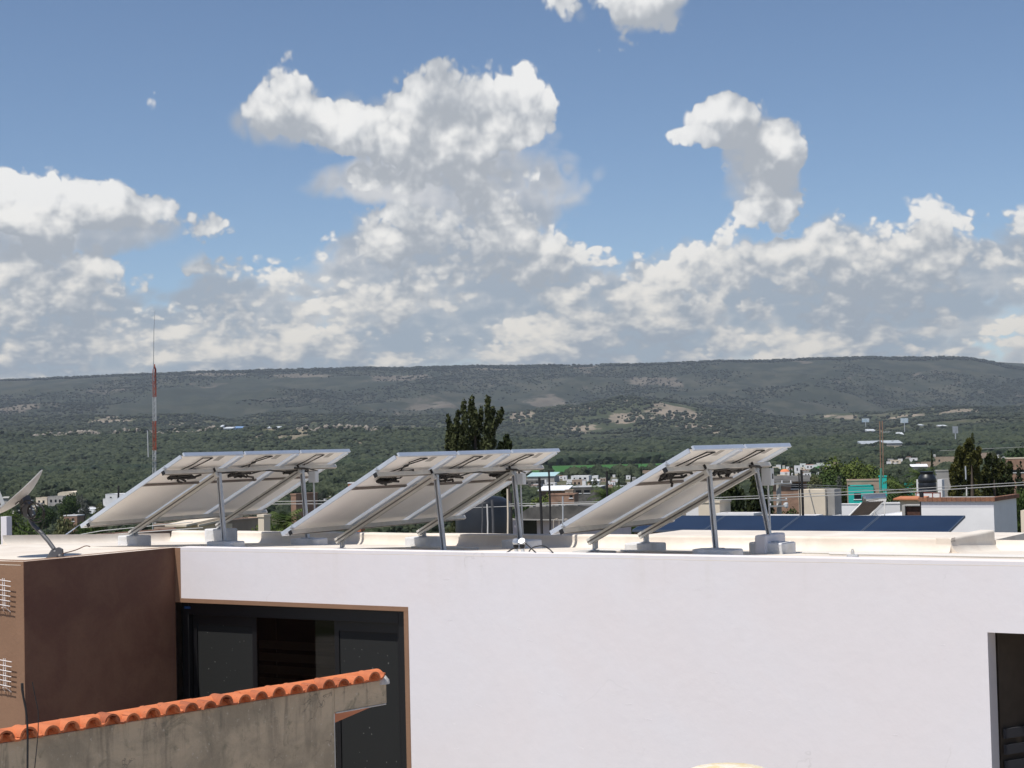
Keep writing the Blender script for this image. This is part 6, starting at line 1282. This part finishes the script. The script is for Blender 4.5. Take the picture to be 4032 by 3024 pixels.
# television aerial at the left
ae = thing('tv_aerial', at(265, 2105, 38), 'small silver television aerial below the low edge of the leftmost rack', 'aerial')
m_ = MB(); m_.tube([at(240, 2118, 38), at(296, 2080, 38)], .012, 6); m_.build('boom', M_ALU, ae)
for k, f_ in enumerate(np.linspace(.05, .95, 7)):
    p = at(240, 2118, 38) + (at(296, 2080, 38) - at(240, 2118, 38)) * f_; m_ = MB(); m_.tube([p - V(.10, .1, .09), p + V(.10, .1, .09)], .007, 5); m_.build('element', M_ALU, ae)
m_ = MB(); m_.tube([at(258, 2150, 38), at(258, 2106, 38)], .014, 6); m_.build('mast', M_GALV, ae)
# ------------------------------------------------------------------ radio mast and far things
YM = 150.0; M_MR = mat('mast red', (.42, .085, .045), .6, var=.2, vscale=1.0); M_MW = mat('mast white', (.55, .55, .55), .6)
rm_ = thing('radio_mast', V(*at(609, 2100, YM)[:2], 0), 'tall red and white lattice radio mast behind the leftmost rack', 'radio mast')
SEG = [(2200, 1773, M_MW), (1773, 1657, M_MR), (1657, 1563, M_MW), (1563, 1468, M_MR)]; hw = 6.0 / FPX * YM
corner = [V(-hw, 0, 0), V(hw, 0, 0), V(0, hw * 1.5, 0)]
for (yb, yt, mm) in SEG:
    p0_, p1_ = at(609, yb, YM), at(608, yt, YM)
    if yb == 2200: p0_[2] = 0
    sg = None
    for c in corner:
        m_ = MB(); m_.tube([p0_ + c, p1_ + c], .034, 6, cap=False); o_ = m_.build('leg_tube', mm, rm_, fix=False)
        sg = sg or o_
    nz = max(int((p1_[2] - p0_[2]) / .55), 2)
    m_ = MB()
    for k in range(nz):
        z0_, z1_ = p0_ + (p1_ - p0_) * k / nz, p0_ + (p1_ - p0_) * (k + 1) / nz
        for i in range(3): m_.tube([z0_ + corner[i], z1_ + corner[(i + 1) % 3]], .014, 4, cap=False); m_.tube([z0_ + corner[i], z0_ + corner[(i + 1) % 3]], .012, 4, cap=False)
    m_.build('lattice', mm, rm_, fix=False)['kind'] = 'stuff'
pt = at(608, 1468, YM); pk = at(609, 1442, YM)
m_ = MB()
for c in corner: m_.tube([pt + c, pt + c * .9 + (pk - pt) * .5, pk], .05, 6)
m_.tube([pk, at(609, 1434, YM)], .05, 6); m_.build('peak', M_MR, rm_)
m_ = MB(); m_.tube([at(604, 1500, YM - .2), at(606, 1300, YM - .2), at(610, 1225, YM - .2)], [.035, .025, .012], 6); m_.build('whip_aerial', mat('grey whip', (.30, .31, .33), .5), rm_)
m_ = MB(); m_.tube([at(581, 1695, YM - .2), at(584, 1800, YM - .2)], .05, 6); w_ = m_.build('side_aerial', M_MW, rm_); m_ = MB()
m_.bar(at(584, 1810, YM - .1), at(624, 1813, YM - .1), .05, .05); m_.bar(at(584, 1826, YM - .1), at(624, 1828, YM - .1), .05, .05); m_.build('side_bracket', M_DARKGREY, rm_)
def billboard(x0, x1, y0, y1, ypole, label, img):
    g_ = hit((x0 + x1) / 2, ypole); Y = g_[1]; a_, b_ = at(x0, y0, Y), at(x1, y1, Y); t = thing('billboard', g_, label, 'billboard', 'billboards on the far road')
    m_ = MB(); m_.obox(V(a_[0], Y, b_[2]), V(b_[0] - a_[0], 0, 0), V(0, .8, 0), UP * (a_[2] - b_[2])); p_ = m_.build('panel', img, t)
    cx = (a_[0] + b_[0]) / 2; m_ = MB(); m_.tube([V(cx, Y + .4, g_[2] - 3), V(cx, Y + .4, b_[2])], .45, 8); m_.build('pole', M_GALV, t)
M_BB = mat('pale blue poster', (.34, .47, .55), .6, var=.5, vscale=.25, col2=(.65, .68, .68))
billboard(3394, 3423, 1648, 1662, 1690, 'pale blue billboard at left of the two above the long shed', M_BB); billboard(3546, 3576, 1647, 1665, 1705, 'pale billboard right of the rusty rods', M_BB); billboard(3751, 3773, 1679, 1706, 1748, 'lattice backed billboard on a tall pole at right', mat('grey poster back', (.36, .38, .40), .7, var=.3, vscale=.6))
def far_block(x0, x1, y0, y1, mm, label, roofm=None, dep=14, group='far buildings on the slope', slope=0.0):
    Y = hit((x0 + x1) / 2, y1)[1]; a_, b_ = at(x0, y0, Y), at(x1, y1, Y); bz = min(b_[2], at(x0, y1, Y)[2])
    t = thing('far_building', V((a_[0] + b_[0]) / 2, Y + dep / 2, bz), label, 'building', group); h = max(a_[2] - bz, .8)
    e = V(b_[0] - a_[0], (b_[0] - a_[0]) * .15, 0)
    m_ = MB(); m_.obox(V(a_[0], Y, bz - 4), e, V(0, dep, 0), UP * (h * .55 + 4)); m_.build('wall', mm, t)
    m_ = MB(); z1 = bz + h * .55; m_.prism([V(a_[0] - .4, Y - .4, z1), V(a_[0] - .4, Y - .4, z1 + .3), V(a_[0] - .4, Y + dep, z1 + h * .45 + dep * .05), V(a_[0] - .4, Y + dep, z1)], e * 1.02); m_.build('roof', roofm or M_SHEET, t)
M_FARW = mat('far white sheet', (.55, .57, .58), .7); M_FARG = mat('far pale shed', (.40, .43, .45), .7, var=.2, vscale=.1)
far_block(3393, 3560, 1740, 1756, M_PG, 'long pale sheet roofed shed on the far plain', M_FARG); far_block(3480, 3556, 1703, 1709, M_FARW, 'long white wall above the pale sheet roofed shed', M_FARW); far_block(3536, 3562, 1704, 1722, M_FARW, 'steep white hopper building right of the long white wall', M_FARW, 8); far_block(3416, 3450, 1692, 1702, M_FARW, 'cluster of white sheds left of the rusty rods', M_FARW)
far_block(3700, 3732, 1675, 1681, M_FARW, 'small white roofs on the far plain at right', M_FARW); far_block(3625, 3640, 1672, 1678, M_FARW, 'tiny white roof left of the small white roofs on the plain', M_FARW)
for k, (x0, x1, y0, y1, mm, lab) in enumerate(((863, 873, 1676, 1690, M_FARW, 'small white silo among far works on the left slope'), (880, 915, 1684, 1692, M_FARW, 'white far shed left of the blue roofed works'), (918, 955, 1681, 1692, mat('blue sheet', (.16, .27, .45), .6), 'blue roofed far works on the left slope'), (958, 985, 1685, 1692, M_FARW, 'white far shed right of the blue roofed works'), (1052, 1100, 1682, 1688, M_FARW, 'long white far roof on the left slope'), (1115, 1138, 1682, 1688, M_FARW, 'short white far roof right of the long one'))):
    far_block(x0, x1, y0, y1, mm, lab, mm, 20)
# ------------------------------------------------------------------ the air
hz_ = MB(); hz_.obox(V(-3700, -120, -10.0), V(7400, 0, 0), V(0, 6900, 0), UP * 318)
ho = hz_.build('haze', bpy.data.materials.new('pale air'), fix=True); ho['kind'] = 'stuff'; ho['label'] = 'thin pale haze between us and the far hills'; ho['category'] = 'haze'
hm = ho.data.materials[0]; hm.use_nodes = True; hm.node_tree.nodes.clear(); hn = NT(hm.node_tree); pv = hn.n('ShaderNodeVolumePrincipled'); pv.inputs['Color'].default_value = (.82, .90, 1.0, 1); pv.inputs['Density'].default_value = 6.8e-5; pv.inputs['Anisotropy'].default_value = .2
oo = hn.n('ShaderNodeOutputMaterial'); hn.link(pv.outputs[0], oo.inputs['Volume'])
